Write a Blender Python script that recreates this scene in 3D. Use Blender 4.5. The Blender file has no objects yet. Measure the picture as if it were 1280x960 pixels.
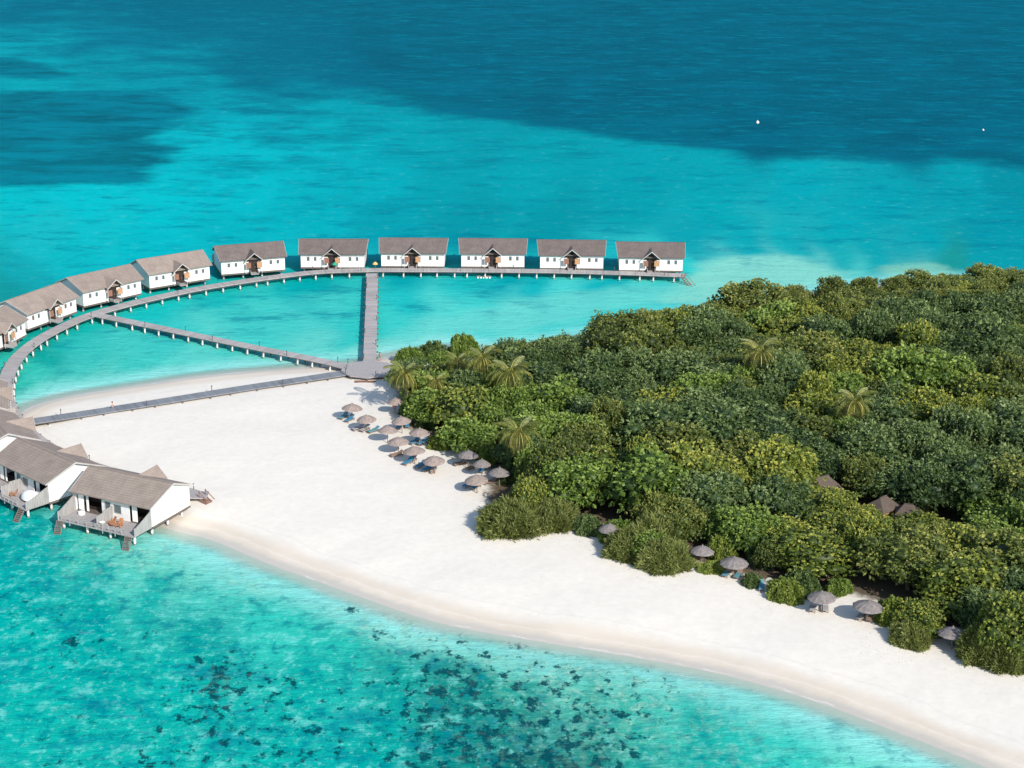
import bpy, math, random
import numpy as np
from mathutils import Vector, Matrix
R_ = math.radians
random.seed(7); rng = np.random.default_rng(11)
scene = bpy.context.scene
col = scene.collection

# ------------------------------------------------------------------ camera model
F, TH, ROLL, H = 2194.0, 0.331, 0.008, 103.8
def at(u, v, z=0.0):
    """ground position of a spot of the photo lying at height z (used to lay out the plan)"""
    a, b = u-640.0, v-480.0
    c, s = math.cos(ROLL), math.sin(ROLL)
    a, b = c*a+s*b, -s*a+c*b
    d = F*math.sin(TH)+b*math.cos(TH)
    k = (H-z)/d
    return Vector((a*k, (F*math.cos(TH)-b*math.sin(TH))*k, z))
def to_px(p):
    x, y, z = p[0], p[1], p[2]-H
    f = y*math.cos(TH)-z*math.sin(TH); up = y*math.sin(TH)+z*math.cos(TH)
    u, v = F*x/f, -F*up/f
    c, s = math.cos(ROLL), math.sin(ROLL)
    return 640+c*u-s*v, 480+s*u+c*v

def lin(r, g, b):
    f = lambda q: q/12.92 if q <= .04045 else ((q+.055)/1.055)**2.4
    return (f(r/255), f(g/255), f(b/255))

# ------------------------------------------------------------------ node helpers
class NT:
    def __init__(s, name):
        s.m = bpy.data.materials.new(name); s.m.use_nodes = True
        s.t = s.m.node_tree; s.t.nodes.clear()
        s.out = s.n('ShaderNodeOutputMaterial')
    def n(s, typ, **kw):
        nd = s.t.nodes.new(typ)
        for k, v in kw.items(): setattr(nd, k, v)
        return nd
    def l(s, a, b): s.t.links.new(a, b)
    def val(s, sock, v):
        if isinstance(v, bpy.types.NodeSocket): s.l(v, sock)
        else: sock.default_value = v
    def coord(s, kind='Object', scale=(1,1,1), rot=(0,0,0)):
        tc = s.n('ShaderNodeTexCoord'); mp = s.n('ShaderNodeMapping')
        s.l(tc.outputs[kind], mp.inputs[0]); mp.inputs['Scale'].default_value = scale; mp.inputs['Rotation'].default_value = rot
        return mp.outputs[0]
    def world(s, scale=(1,1,1), rot=(0,0,0)):
        g = s.n('ShaderNodeNewGeometry'); mp = s.n('ShaderNodeMapping')
        s.l(g.outputs['Position'], mp.inputs[0]); mp.inputs['Scale'].default_value = scale; mp.inputs['Rotation'].default_value = rot
        return mp.outputs[0]
    def noise(s, vec, scale, detail=3, rough=.55, dist=0):
        nd = s.n('ShaderNodeTexNoise'); s.l(vec, nd.inputs['Vector'])
        nd.inputs['Scale'].default_value = scale; nd.inputs['Detail'].default_value = detail
        nd.inputs['Roughness'].default_value = rough; nd.inputs['Distortion'].default_value = dist
        return nd.outputs['Fac']
    def math(s, op, a, b=None, c=None, clamp=False):
        nd = s.n('ShaderNodeMath', operation=op); nd.use_clamp = clamp
        s.val(nd.inputs[0], a)
        if b is not None: s.val(nd.inputs[1], b)
        if c is not None: s.val(nd.inputs[2], c)
        return nd.outputs[0]
    def ramp(s, fac, lo, hi, a=0., b=1., smooth=True):
        nd = s.n('ShaderNodeMapRange'); nd.interpolation_type = 'SMOOTHSTEP' if smooth else 'LINEAR'
        s.val(nd.inputs['Value'], fac); s.val(nd.inputs['From Min'], lo); s.val(nd.inputs['From Max'], hi)
        s.val(nd.inputs['To Min'], a); s.val(nd.inputs['To Max'], b)
        return nd.outputs['Result']
    def mix(s, fac, a, b, blend='MIX'):
        nd = s.n('ShaderNodeMix', data_type='RGBA', blend_type=blend)
        s.val(nd.inputs[0], fac)
        for sock, v in ((nd.inputs[6], a), (nd.inputs[7], b)):
            if isinstance(v, bpy.types.NodeSocket): s.l(v, sock)
            else: sock.default_value = (*v[:3], 1)
        return nd.outputs[2]
    def attr(s, name, out='Fac'):
        nd = s.n('ShaderNodeAttribute'); nd.attribute_name = name
        return nd.outputs[out]
    def bump(s, h, strength=.5, dist=.05):
        nd = s.n('ShaderNodeBump'); s.l(h, nd.inputs['Height'])
        nd.inputs['Strength'].default_value = strength; nd.inputs['Distance'].default_value = dist
        return nd.outputs['Normal']
    def bsdf(s, color, rough=.8, spec=.3, normal=None, **kw):
        b = s.n('ShaderNodeBsdfPrincipled')
        if isinstance(color, bpy.types.NodeSocket): s.l(color, b.inputs['Base Color'])
        else: b.inputs['Base Color'].default_value = (*color, 1)
        s.val(b.inputs['Roughness'], rough); s.val(b.inputs['Specular IOR Level'], spec)
        if normal is not None: s.l(normal, b.inputs['Normal'])
        for k, v in kw.items(): s.val(b.inputs[k], v)
        s.l(b.outputs[0], s.out.inputs[0]); return b

def simple(name, c, rough=.8, spec=.3, var=.18, scale=3., stretch=(1,1,1), bump=0., fine=30.):
    t = NT(name); v = t.coord('Object', stretch)
    oi = t.n('ShaderNodeObjectInfo')
    n1 = t.noise(v, scale, 4, .6); n2 = t.noise(v, fine, 2, .5)
    f = t.math('ADD', t.math('MULTIPLY', n1, .7), t.math('MULTIPLY', n2, .3))
    cc = t.mix(t.ramp(f, .3, .7), tuple(q*(1-var) for q in c), tuple(min(1, q*(1+var)) for q in c))
    rr = t.ramp(oi.outputs['Random'], 0, 1, .9, 1.1, False)
    cc = t.mix(1., cc, t.comb(rr), 'MULTIPLY') if False else cc
    t.bsdf(cc, rough, spec, t.bump(f, bump, .03) if bump else None)
    return t.m

M = {}
M['white_wall'] = simple('white_painted_boards', (.77,.755,.73), .6, .3, .09, 1.0, (1,1,.25), .15)
M['white_post0'] = simple('white_painted_post', (.60,.59,.57), .6, .3, .12, 2)
def post_mat():
    t=NT('stained_white_post'); w=t.world(); sp=t.n('ShaderNodeSeparateXYZ'); t.l(w,sp.inputs[0]); n=t.noise(w,2.,3,.6)
    c=t.mix(t.ramp(n,.3,.7),(.50,.49,.47),(.66,.65,.63)); z=t.math('ADD',sp.outputs[2],t.math('MULTIPLY',t.math('SUBTRACT',n,.5),.5))
    c=t.mix(t.ramp(z,.15,.42,.85,0),c,(.10,.11,.07)); t.bsdf(c,.65,.3); return t.m
M['white_post']=post_mat()
M['deck'] = simple('weathered_grey_deck', (.36,.335,.325), .85, .2, .2, 2.5, (1,1,1), .2)
M['fence_grey'] = simple('grey_boards', (.33,.315,.305), .85, .2, .22, 6, (1,1,.08), .3, 9)
M['trim'] = simple('pale_eave_trim', (.45,.42,.40), .8, .2, .12, 4)
M['wood_red'] = simple('red_brown_wood', (.26,.13,.09), .7, .3, .25, 5)
M['wood_tan'] = simple('tan_wood', (.46,.25,.13), .7, .3, .2, 5)
M['wood_orange'] = simple('orange_teak', (.42,.19,.09), .6, .3, .2, 5)
M['wood_dark'] = simple('dark_brown_wood', (.035,.024,.02), .7, .3, .3, 5)
M['stair'] = simple('brown_grey_stair_wood', (.23,.17,.15), .8, .2, .25, 4)
M['beam'] = simple('dark_beam_wood', (.14,.115,.10), .85, .2, .25, 3)  # one even dark grey-brown for beams and platform undersides
M['pole'] = simple('umbrella_pole_wood', (.22,.17,.13), .8, .2, .2, 4)
M['blue'] = simple('blue_cushion', (.05,.20,.33), .8, .2, .22, 2.5)
M['teal'] = simple('teal_cushion', (.10,.27,.31), .8, .2, .15, 3)
M['cushion_grey'] = simple('grey_cushion', (.34,.33,.33), .8, .2, .15, 3)
M['cushion_brown'] = simple('brown_cushion', (.25,.17,.13), .8, .2, .2, 3)
M['cloth'] = simple('white_cloth', (.80,.79,.77), .9, .1, .06, 2, (1,1,1), .2)
M['frame_brown'] = simple('lounger_frame_wood', (.19,.13,.10), .75, .2, .2, 5)
M['green_cloth'] = simple('green_cloth', (.02,.32,.20), .8, .2, .25, 4)
M['yellow_cloth'] = simple('yellow_cloth', (.72,.45,.16), .8, .2, .15, 4)
M['buoy_white'] = simple('white_buoy_plastic', (.85,.84,.82), .4, .5, .05, 4)
M['dark_metal'] = simple('dark_metal', (.07,.065,.065), .5, .5, .2, 4)
M['stone_pale'] = simple('pale_painted_metal', (.38,.40,.33), .6, .3, .1, 4)
M['skin'] = simple('skin', (.42,.24,.17), .6, .3, .1, 5)
M['hair'] = simple('dark_hair', (.03,.02,.015), .6, .3, .2, 5)
M['shirt_white'] = simple('white_shirt', (.75,.73,.70), .9, .1, .05, 5)
M['shirt_pink'] = simple('pink_shirt', (.62,.28,.26), .9, .1, .05, 5)
M['shorts'] = simple('grey_shorts', (.30,.27,.26), .9, .1, .05, 5)
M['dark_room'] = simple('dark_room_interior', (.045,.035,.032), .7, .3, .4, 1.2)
M['bark'] = simple('grey_bark', (.16,.13,.10), .9, .1, .3, 3, (1,1,.3), .4)
M['palm_bark'] = simple('palm_bark', (.24,.19,.14), .9, .1, .25, 3, (1,1,2.5), .4)
def glass():
    t = NT('window_glass'); t.bsdf((.10,.13,.14), .12, .6); return t.m
M['glass'] = glass()
def shingle(name, c, amp=.22):
    t = NT(name)
    v = t.coord('Object'); sp = t.n('ShaderNodeSeparateXYZ'); t.l(v, sp.inputs[0])
    n1 = t.noise(t.coord('Object', (3.2,.5,.9)), 1.5, 5, .7)
    n2 = t.noise(v, .45, 3, .5); n3 = t.noise(v, 9, 3, .7)
    w = t.math('SINE', t.math('MULTIPLY', t.math('ADD', sp.outputs[2], t.math('MULTIPLY', n3, .09)), 34.))
    f = t.math('ADD', t.math('MULTIPLY', n1, .55), t.math('ADD', t.math('MULTIPLY', n2, .35), t.math('MULTIPLY', n3, .35)))
    cc = t.mix(t.ramp(f, .4, .85), tuple(q*(1-amp) for q in c), tuple(q*(1+amp) for q in c))
    cc = t.mix(t.ramp(w, .55, 1., 0, .35), cc, tuple(q*.5 for q in c))
    cc = t.mix(t.ramp(t.noise(v, 1.7, 3, .7), .62, .72, 0, .3), cc, (c[0]*.55, c[1]*.6, c[2]*.55))
    oi=t.n('ShaderNodeObjectInfo'); rv=t.ramp(oi.outputs['Random'],0,1,.0,.22,False); cc=t.mix(rv,cc,tuple(q*.45 for q in c))
    t.bsdf(cc, .9, .15, t.bump(t.math('ADD', w, t.math('MULTIPLY', n3, 2.)), .5, .04)); return t.m
M['roof_pale'] = shingle('weathered_shingle_pale', (.33,.268,.228), .24)
M['roof_grey'] = shingle('weathered_shingle_grey', (.19,.155,.14), .30)
M['roof_brown'] = shingle('thatch_brown', (.14,.11,.09), .3)
def thatch(name, c):
    t = NT(name); v = t.coord('Object')
    sp = t.n('ShaderNodeSeparateXYZ'); t.l(v, sp.inputs[0])
    ang = t.math('ARCTAN2', sp.outputs[1], sp.outputs[0])
    cb = t.n('ShaderNodeCombineXYZ'); t.l(t.math('MULTIPLY', ang, 6.), cb.inputs[0]); t.l(t.math('MULTIPLY', sp.outputs[2], 2.), cb.inputs[1])
    n = t.noise(cb.outputs[0], 2.2, 5, .75); n2 = t.noise(v, 2.5, 3, .6)
    f = t.math('ADD', t.math('MULTIPLY', n, .6), t.math('MULTIPLY', n2, .4))
    cc = t.mix(t.ramp(f, .35, .65), tuple(q*.65 for q in c), tuple(q*1.25 for q in c))
    t.bsdf(cc, .95, .1, t.bump(n, .8, .06)); return t.m
M['thatch_tan'] = thatch('thatch_tan', (.31,.25,.22))
M['thatch_grey'] = thatch('thatch_grey', (.225,.20,.19))

def planks(name, c, per=.9):
    t = NT(name); uv = t.n('ShaderNodeUVMap'); sp = t.n('ShaderNodeSeparateXYZ'); t.l(uv.outputs[0], sp.inputs[0])
    fl = t.math('FLOOR', t.math('DIVIDE', sp.outputs[0], .16))
    wn = t.n('ShaderNodeTexWhiteNoise', noise_dimensions='1D'); t.l(fl, wn.inputs['W'])
    fl2 = t.math('FLOOR', t.math('DIVIDE', sp.outputs[0], 3.6))
    wn2 = t.n('ShaderNodeTexWhiteNoise', noise_dimensions='1D'); t.l(fl2, wn2.inputs['W'])
    n = t.noise(t.world(), .5, 4, .6)
    f = t.math('ADD', t.math('MULTIPLY', wn.outputs['Value'], .35), t.math('ADD', t.math('MULTIPLY', wn2.outputs['Value'], .25), t.math('MULTIPLY', n, .6)))
    cc = t.mix(t.ramp(f, .2, 1., 0, 1, False), tuple(q*.72 for q in c), tuple(q*1.22 for q in c))
    seam = t.ramp(t.math('ABSOLUTE', t.math('SUBTRACT', t.math('FRACT', t.math('DIVIDE', sp.outputs[0], 3.6)), .5)), .46, .49, 0, .45)
    cc = t.mix(seam, cc, tuple(q*.4 for q in c))
    t.bsdf(cc, .85, .2); return t.m
M['planks'] = planks('jetty_planks', (.39,.36,.345))
M['planks_shade_tone'] = planks('boardwalk_planks', (.21,.225,.245))  # darker bluish copy of the planks, a shading tone put into the colour

def leaf(name, dark, mid, light, tip=None):
    t = NT(name)
    oi = t.n('ShaderNodeObjectInfo')
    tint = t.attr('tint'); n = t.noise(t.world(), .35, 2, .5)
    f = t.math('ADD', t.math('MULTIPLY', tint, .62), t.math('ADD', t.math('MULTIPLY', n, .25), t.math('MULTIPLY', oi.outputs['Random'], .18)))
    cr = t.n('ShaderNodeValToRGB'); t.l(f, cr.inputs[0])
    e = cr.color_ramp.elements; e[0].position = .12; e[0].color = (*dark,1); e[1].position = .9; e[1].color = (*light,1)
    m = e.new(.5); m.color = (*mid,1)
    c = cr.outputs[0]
    b = t.bsdf(c, .5, .35)
    tr = t.n('ShaderNodeBsdfTranslucent'); t.l(t.mix(1., c, (1.1,1.15,.5), 'MULTIPLY'), tr.inputs[0])
    mx = t.n('ShaderNodeMixShader'); mx.inputs[0].default_value = .22
    t.l(b.outputs[0], mx.inputs[1]); t.l(tr.outputs[0], mx.inputs[2]); t.l(mx.outputs[0], t.out.inputs[0])
    return t.m
LEAF = {
 'green':  leaf('fresh_green_leaves', (.035,.070,.012), (.145,.225,.038), (.33,.42,.10)),
 'yellow': leaf('yellow_green_leaves', (.035,.060,.010), (.165,.215,.034), (.46,.45,.09)),
 'dark':   leaf('dark_green_leaves', (.022,.048,.014), (.088,.142,.042), (.25,.32,.12)),
 'olive':  leaf('olive_leaves', (.028,.045,.010), (.125,.168,.034), (.38,.38,.10)),
 'shrub':  leaf('feathery_shrub_leaves', (.065,.085,.020), (.185,.215,.060), (.36,.38,.13)),
 'lime':   leaf('lime_shrub_leaves', (.06,.09,.014), (.19,.25,.045), (.38,.42,.10)),
}
M['frond'] = leaf('palm_frond_leaves', (.040,.065,.018), (.17,.20,.045), (.60,.52,.14))
M['dead_frond'] = leaf('dry_palm_leaves', (.16,.12,.06), (.32,.24,.14), (.48,.36,.22))

# ------------------------------------------------------------------ object helpers
def tag(o, label=None, cat=None, group=None, kind=None):
    if label: o['label'] = label
    if cat: o['category'] = cat
    if group: o['group'] = group
    if kind: o['kind'] = kind
    return o
def empty(name, loc=(0,0,0), rz=0, scale=1.0):
    o = bpy.data.objects.new(name, None); o.empty_display_size = .3
    o.location = loc; o.rotation_euler = (0,0,rz); o.scale = (scale,)*3 if not hasattr(scale, '__len__') else scale
    col.objects.link(o); return o
def copy_tree(o, parent=None):
    c = o.copy(); col.objects.link(c)
    if parent: c.parent = parent
    for ch in list(o.children): copy_tree(ch, c)
    return c
class MB:
    def __init__(s): s.v=[]; s.f=[]; s.uv=None
    def add(s, vs, fs):
        b=len(s.v); s.v += [tuple(p) for p in vs]; s.f += [tuple(i+b for i in f) for f in fs]; return s
    def box(s, x0,x1,y0,y1,z0,z1, mat=None):
        vs=[Vector((x,y,z)) for z in (z0,z1) for y in (y0,y1) for x in (x0,x1)]
        if mat is not None: vs=[mat@p for p in vs]
        return s.add(vs, [(0,2,3,1),(4,5,7,6),(0,1,5,4),(2,6,7,3),(0,4,6,2),(1,3,7,5)])
    def prism(s, pts, d):            # closed planar polygon extruded by vector d
        n=len(pts); pts=[Vector(p) for p in pts]; d=Vector(d)
        return s.add(pts+[p+d for p in pts], [tuple(range(n))[::-1], tuple(range(n,2*n))]+[(i,(i+1)%n,n+(i+1)%n,n+i) for i in range(n)])
    def tube(s, p0, p1, r0, r1=None, n=8, caps=True):
        p0=Vector(p0); p1=Vector(p1); r1 = r0 if r1 is None else r1
        d=(p1-p0).normalized(); a=d.orthogonal().normalized(); b=d.cross(a)
        vs=[p0+(a*math.cos(t)+b*math.sin(t))*r0 for t in [2*math.pi*i/n for i in range(n)]]
        vs+=[p1+(a*math.cos(t)+b*math.sin(t))*r1 for t in [2*math.pi*i/n for i in range(n)]]
        fs=[(i,(i+1)%n,n+(i+1)%n,n+i) for i in range(n)]
        if caps: fs+= [tuple(range(n))[::-1], tuple(range(n,2*n))]
        return s.add(vs, fs)
    def path(s, pts, rs, n=8):
        for i in range(len(pts)-1): s.tube(pts[i], pts[i+1], rs[i], rs[i+1], n)
        return s
    def lathe(s, prof, n=16, wob=0., c=(0,0)):
        k=len(prof); vs=[]
        for j in range(n):
            t=2*math.pi*j/n
            for i,(r,z) in enumerate(prof):
                q = 1+wob*math.sin(j*2.7+i) ; vs.append((c[0]+r*q*math.cos(t), c[1]+r*q*math.sin(t), z+ (wob*.6*math.sin(j*3.9) if i>0 else 0)))
        fs=[]
        for j in range(n):
            j2=(j+1)%n
            for i in range(k-1): fs.append((j*k+i, j2*k+i, j2*k+i+1, j*k+i+1))
        return s.add(vs, fs)
    def build(s, name, mat, parent=None, smooth=False):
        me=bpy.data.meshes.new(name); me.from_pydata(s.v, [], s.f); me.validate(); me.update()
        if smooth: me.polygons.foreach_set('use_smooth', [True]*len(me.polygons))
        o=bpy.data.objects.new(name, me); me.materials.append(mat); col.objects.link(o)
        if parent: o.parent=parent
        return o
def np_mesh(name, V, Fq, mat, attrs=None, colors=None, smooth=False):
    me=bpy.data.meshes.new(name); V=np.asarray(V,np.float32); Fq=np.asarray(Fq,np.int32)
    me.vertices.add(len(V)); me.vertices.foreach_set('co', V.ravel())
    k=Fq.shape[1]; me.loops.add(Fq.size); me.loops.foreach_set('vertex_index', Fq.ravel())
    me.polygons.add(len(Fq)); me.polygons.foreach_set('loop_start', np.arange(0,Fq.size,k,dtype=np.int32))
    me.polygons.foreach_set('loop_total', np.full(len(Fq),k,np.int32))
    if smooth: me.polygons.foreach_set('use_smooth', np.ones(len(Fq),bool))
    me.update(calc_edges=True)
    for n,(dom,a) in (attrs or {}).items():
        at_=me.attributes.new(n,'FLOAT',dom); at_.data.foreach_set('value', np.asarray(a,np.float32))
    for n,c in (colors or {}).items():
        at_=me.attributes.new(n,'FLOAT_COLOR','POINT'); at_.data.foreach_set('color', np.asarray(c,np.float32).ravel())
    me.materials.append(mat); return me

# ------------------------------------------------------------------ plan: polygons and signed distances
def wpoly(px, z=0.): return np.array([tuple(at(u,v,z))[:2] for u,v in px])
def smooth_poly(P, it=2):
    for _ in range(it):
        Q=np.roll(P,-1,0); P=np.stack([.75*P+.25*Q, .25*P+.75*Q],1).reshape(-1,2)
    return P
def sdf(P, X, Y):
    """signed distance, positive inside"""
    X=np.asarray(X,float); Y=np.asarray(Y,float); best=np.full(X.shape,1e18); ins=np.zeros(X.shape,bool)
    n=len(P)
    for i in range(n):
        ax,ay=P[i]; bx,by=P[(i+1)%n]; dx,dy=bx-ax,by-ay
        t=np.clip(((X-ax)*dx+(Y-ay)*dy)/(dx*dx+dy*dy+1e-12),0,1)
        best=np.minimum(best,(X-ax-t*dx)**2+(Y-ay-t*dy)**2)
        cnd=((ay>Y)!=(by>Y)); 
        with np.errstate(divide='ignore',invalid='ignore'):
            xi=ax+(Y-ay)*dx/(dy if dy else 1e-12)
        ins^=cnd&(X<xi)
    return np.where(ins,1,-1)*np.sqrt(best)
island_px=[(228,667),(262,673),(330,703),(400,728),(450,746),(500,764),(560,782),(620,793),(680,803),(740,813),(800,823),(860,834),(920,847),(980,864),(1040,884),(1100,907),(1160,930),(1230,958),(1300,988),(1380,1025)]
top_px=[(1300,351),(1200,350),(1150,351),(1110,356),(1040,364),(950,378),(870,396),(800,411),(720,427),(660,437),(600,438),(556,433),(520,439),(487,446),(462,451),(430,456),(380,459),(310,464),(240,471),(190,479),(130,488),(80,496),(40,507),(22,518),(0,532),(0,548),(40,575),(100,610),(170,648)]
ISL=smooth_poly(np.vstack([wpoly(island_px), [[125,150],[160,200],[160,330],[128,372]], wpoly(top_px)]))
near_veg=[(492,498),(500,535),(545,560),(575,566),(610,596),(600,626),(640,655),(700,664),(745,668),(760,690),(820,712),(862,704),(905,716),(950,728),(975,748),(1010,742),(1050,742),(1105,758),(1112,806),(1180,800),(1205,822),(1250,838),(1300,842)]
far_veg=[(1300,361),(1150,362),(1050,372),(950,388),(870,406),(800,421),(720,440),(660,450),(600,455),(560,459),(522,463),(497,476)]
FOR=np.vstack([wpoly(near_veg,1.), [[122,262],[128,360]], wpoly(far_veg,1.)])
def vnoise(x,y,s,seed=0):
    x=np.asarray(x)/s; y=np.asarray(y)/s; xi=np.floor(x).astype(np.int64); yi=np.floor(y).astype(np.int64)
    fx=x-xi; fy=y-yi; fx=fx*fx*(3-2*fx); fy=fy*fy*(3-2*fy)
    def h(a,b):
        q=(a*374761393+b*668265263+seed*974711)&0x7fffffff; q=((q^(q>>13))*1274126177)&0x7fffffff
        return ((q^(q>>16))&0xffff)/65535.
    return (h(xi,yi)*(1-fx)+h(xi+1,yi)*fx)*(1-fy)+(h(xi,yi+1)*(1-fx)+h(xi+1,yi+1)*fx)*fy
def height(X,Y,sd=None):
    if sd is None: sd=sdf(ISL,X,Y)
    n=(vnoise(X,Y,9,3)-.5)*.25+(vnoise(X,Y,2.3,5)-.5)*.06
    up=1.25*(1-np.exp(-np.maximum(sd,0)/14.))+n*np.clip(sd/5,0,1)
    dn=-.085*np.minimum(-sd,5)-.16*np.maximum(-sd-5,0)
    return np.where(sd>0,up,np.maximum(dn,-3.5))
def gz(x,y): return float(height(np.array([x]),np.array([y]))[0])
def ground(u,v):
    p=at(u,v,1.); 
    for _ in range(4): p=at(u,v,gz(p.x,p.y))
    return p

# ------------------------------------------------------------------ terrain
def sand_mat():
    t=NT('white_coral_sand'); w=t.world()
    sd=t.attr('sd'); fo=t.attr('fo')
    big=t.noise(w,.12,3,.5); med=t.noise(w,.9,4,.6); fin=t.noise(w,5.,3,.7)
    sdn=t.math('ADD', sd, t.math('MULTIPLY', t.math('SUBTRACT', big, .5), 4.))
    sdm=t.math('ADD', sd, t.math('MULTIPLY', t.math('SUBTRACT', t.noise(w,.35,4,.6), .5), 1.6))
    dry=t.mix(t.ramp(med,.3,.7), (.74,.69,.605), (.785,.735,.65))
    dry=t.mix(t.ramp(fin,.35,.62,.07,0), dry, (.62,.58,.53))
    dry=t.mix(t.ramp(t.noise(w,2.4,2,.8),.60,.68,0,.08), dry, (.62,.57,.52))
    damp=t.mix(t.ramp(big,.35,.65), (.69,.61,.505), (.64,.56,.455))
    wet=(.50,.47,.415)
    c=t.mix(t.ramp(sdn,3.2,6.5,1,0), dry, damp)
    c=t.mix(t.ramp(sdm,.8,2.4,.85,0), c, wet)
    line=t.ramp(t.math('ABSOLUTE', t.math('SUBTRACT', sdm, 2.7)), 0, .35, .22, 0)
    c=t.mix(line, c, (.80,.78,.75))
    line2=t.ramp(t.math('ABSOLUTE', t.math('SUBTRACT', sdn, 7.)), 0, .4, .25, 0)
    c=t.mix(line2, c, (.62,.57,.51))
    trail=t.math('MULTIPLY', t.ramp(t.math('ABSOLUTE', t.math('SUBTRACT', t.noise(w,.055,3,.6), .5)), 0,.012,.16,0), t.ramp(fin,.42,.6)); c=t.mix(trail, c, (.55,.50,.43))
    spk=t.math('MULTIPLY', t.ramp(t.noise(w,3.2,2,.6),.66,.72), t.ramp(t.attr('fo'),-9,-1,0,.75)); c=t.mix(spk, c, (.30,.22,.13))
    foam=t.math('MULTIPLY', t.ramp(t.math('ABSOLUTE', t.math('SUBTRACT', sdm, .35)), .0,.25,.4,0), t.ramp(t.noise(w,.12,3,.7),.50,.66))
    c=t.mix(foam, c, (.88,.88,.87))
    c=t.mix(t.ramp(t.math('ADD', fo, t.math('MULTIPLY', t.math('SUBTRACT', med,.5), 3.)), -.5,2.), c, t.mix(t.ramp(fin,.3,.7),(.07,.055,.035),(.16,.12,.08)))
    rough=t.ramp(sdm,.3,2.0,.35,.92)
    t.bsdf(c, rough, .25, t.bump(t.math('ADD', t.math('MULTIPLY',med,1.), t.math('MULTIPLY',fin,.35)), .28, .12)); return t.m
def grid(xs, ys):
    X,Y=np.meshgrid(xs,ys); nx,ny=len(xs),len(ys)
    i=np.arange(nx*ny).reshape(ny,nx)
    return X.ravel(),Y.ravel(),np.stack([i[:-1,:-1],i[:-1,1:],i[1:,1:],i[1:,:-1]],-1).reshape(-1,4)
X,Y,FQ=grid(np.arange(-150,160.1,.8),np.arange(140,430.1,.8))
sd=sdf(ISL,X,Y); fo=sdf(FOR,X,Y)
me=np_mesh('island_sand',np.stack([X,Y,height(X,Y,sd)],1),FQ,sand_mat(),{'sd':('POINT',sd),'fo':('POINT',fo)},smooth=True)
o=bpy.data.objects.new('sand_beach',me); col.objects.link(o); tag(o,'white coral sand beach of the island with a damp tan band along the water','beach',kind='structure')
SEA_BED=np.array([[-9000,100],[9000,100],[9000,20000],[-9000,20000]])
X2,Y2,F2=grid(np.array([-6000,-150,150,6000.]),np.array([60,186,430,16000.]))
# deep floor under everything
o=MB().add([(-9000,-3000,-6),(9000,-3000,-6),(9000,20000,-6),(-9000,20000,-6)],[(0,1,2,3)]).build('sea_floor',simple('sea_floor_sand',(.3,.33,.3))); tag(o,'sea floor under the lagoon and open sea','sea floor',kind='structure')

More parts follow.
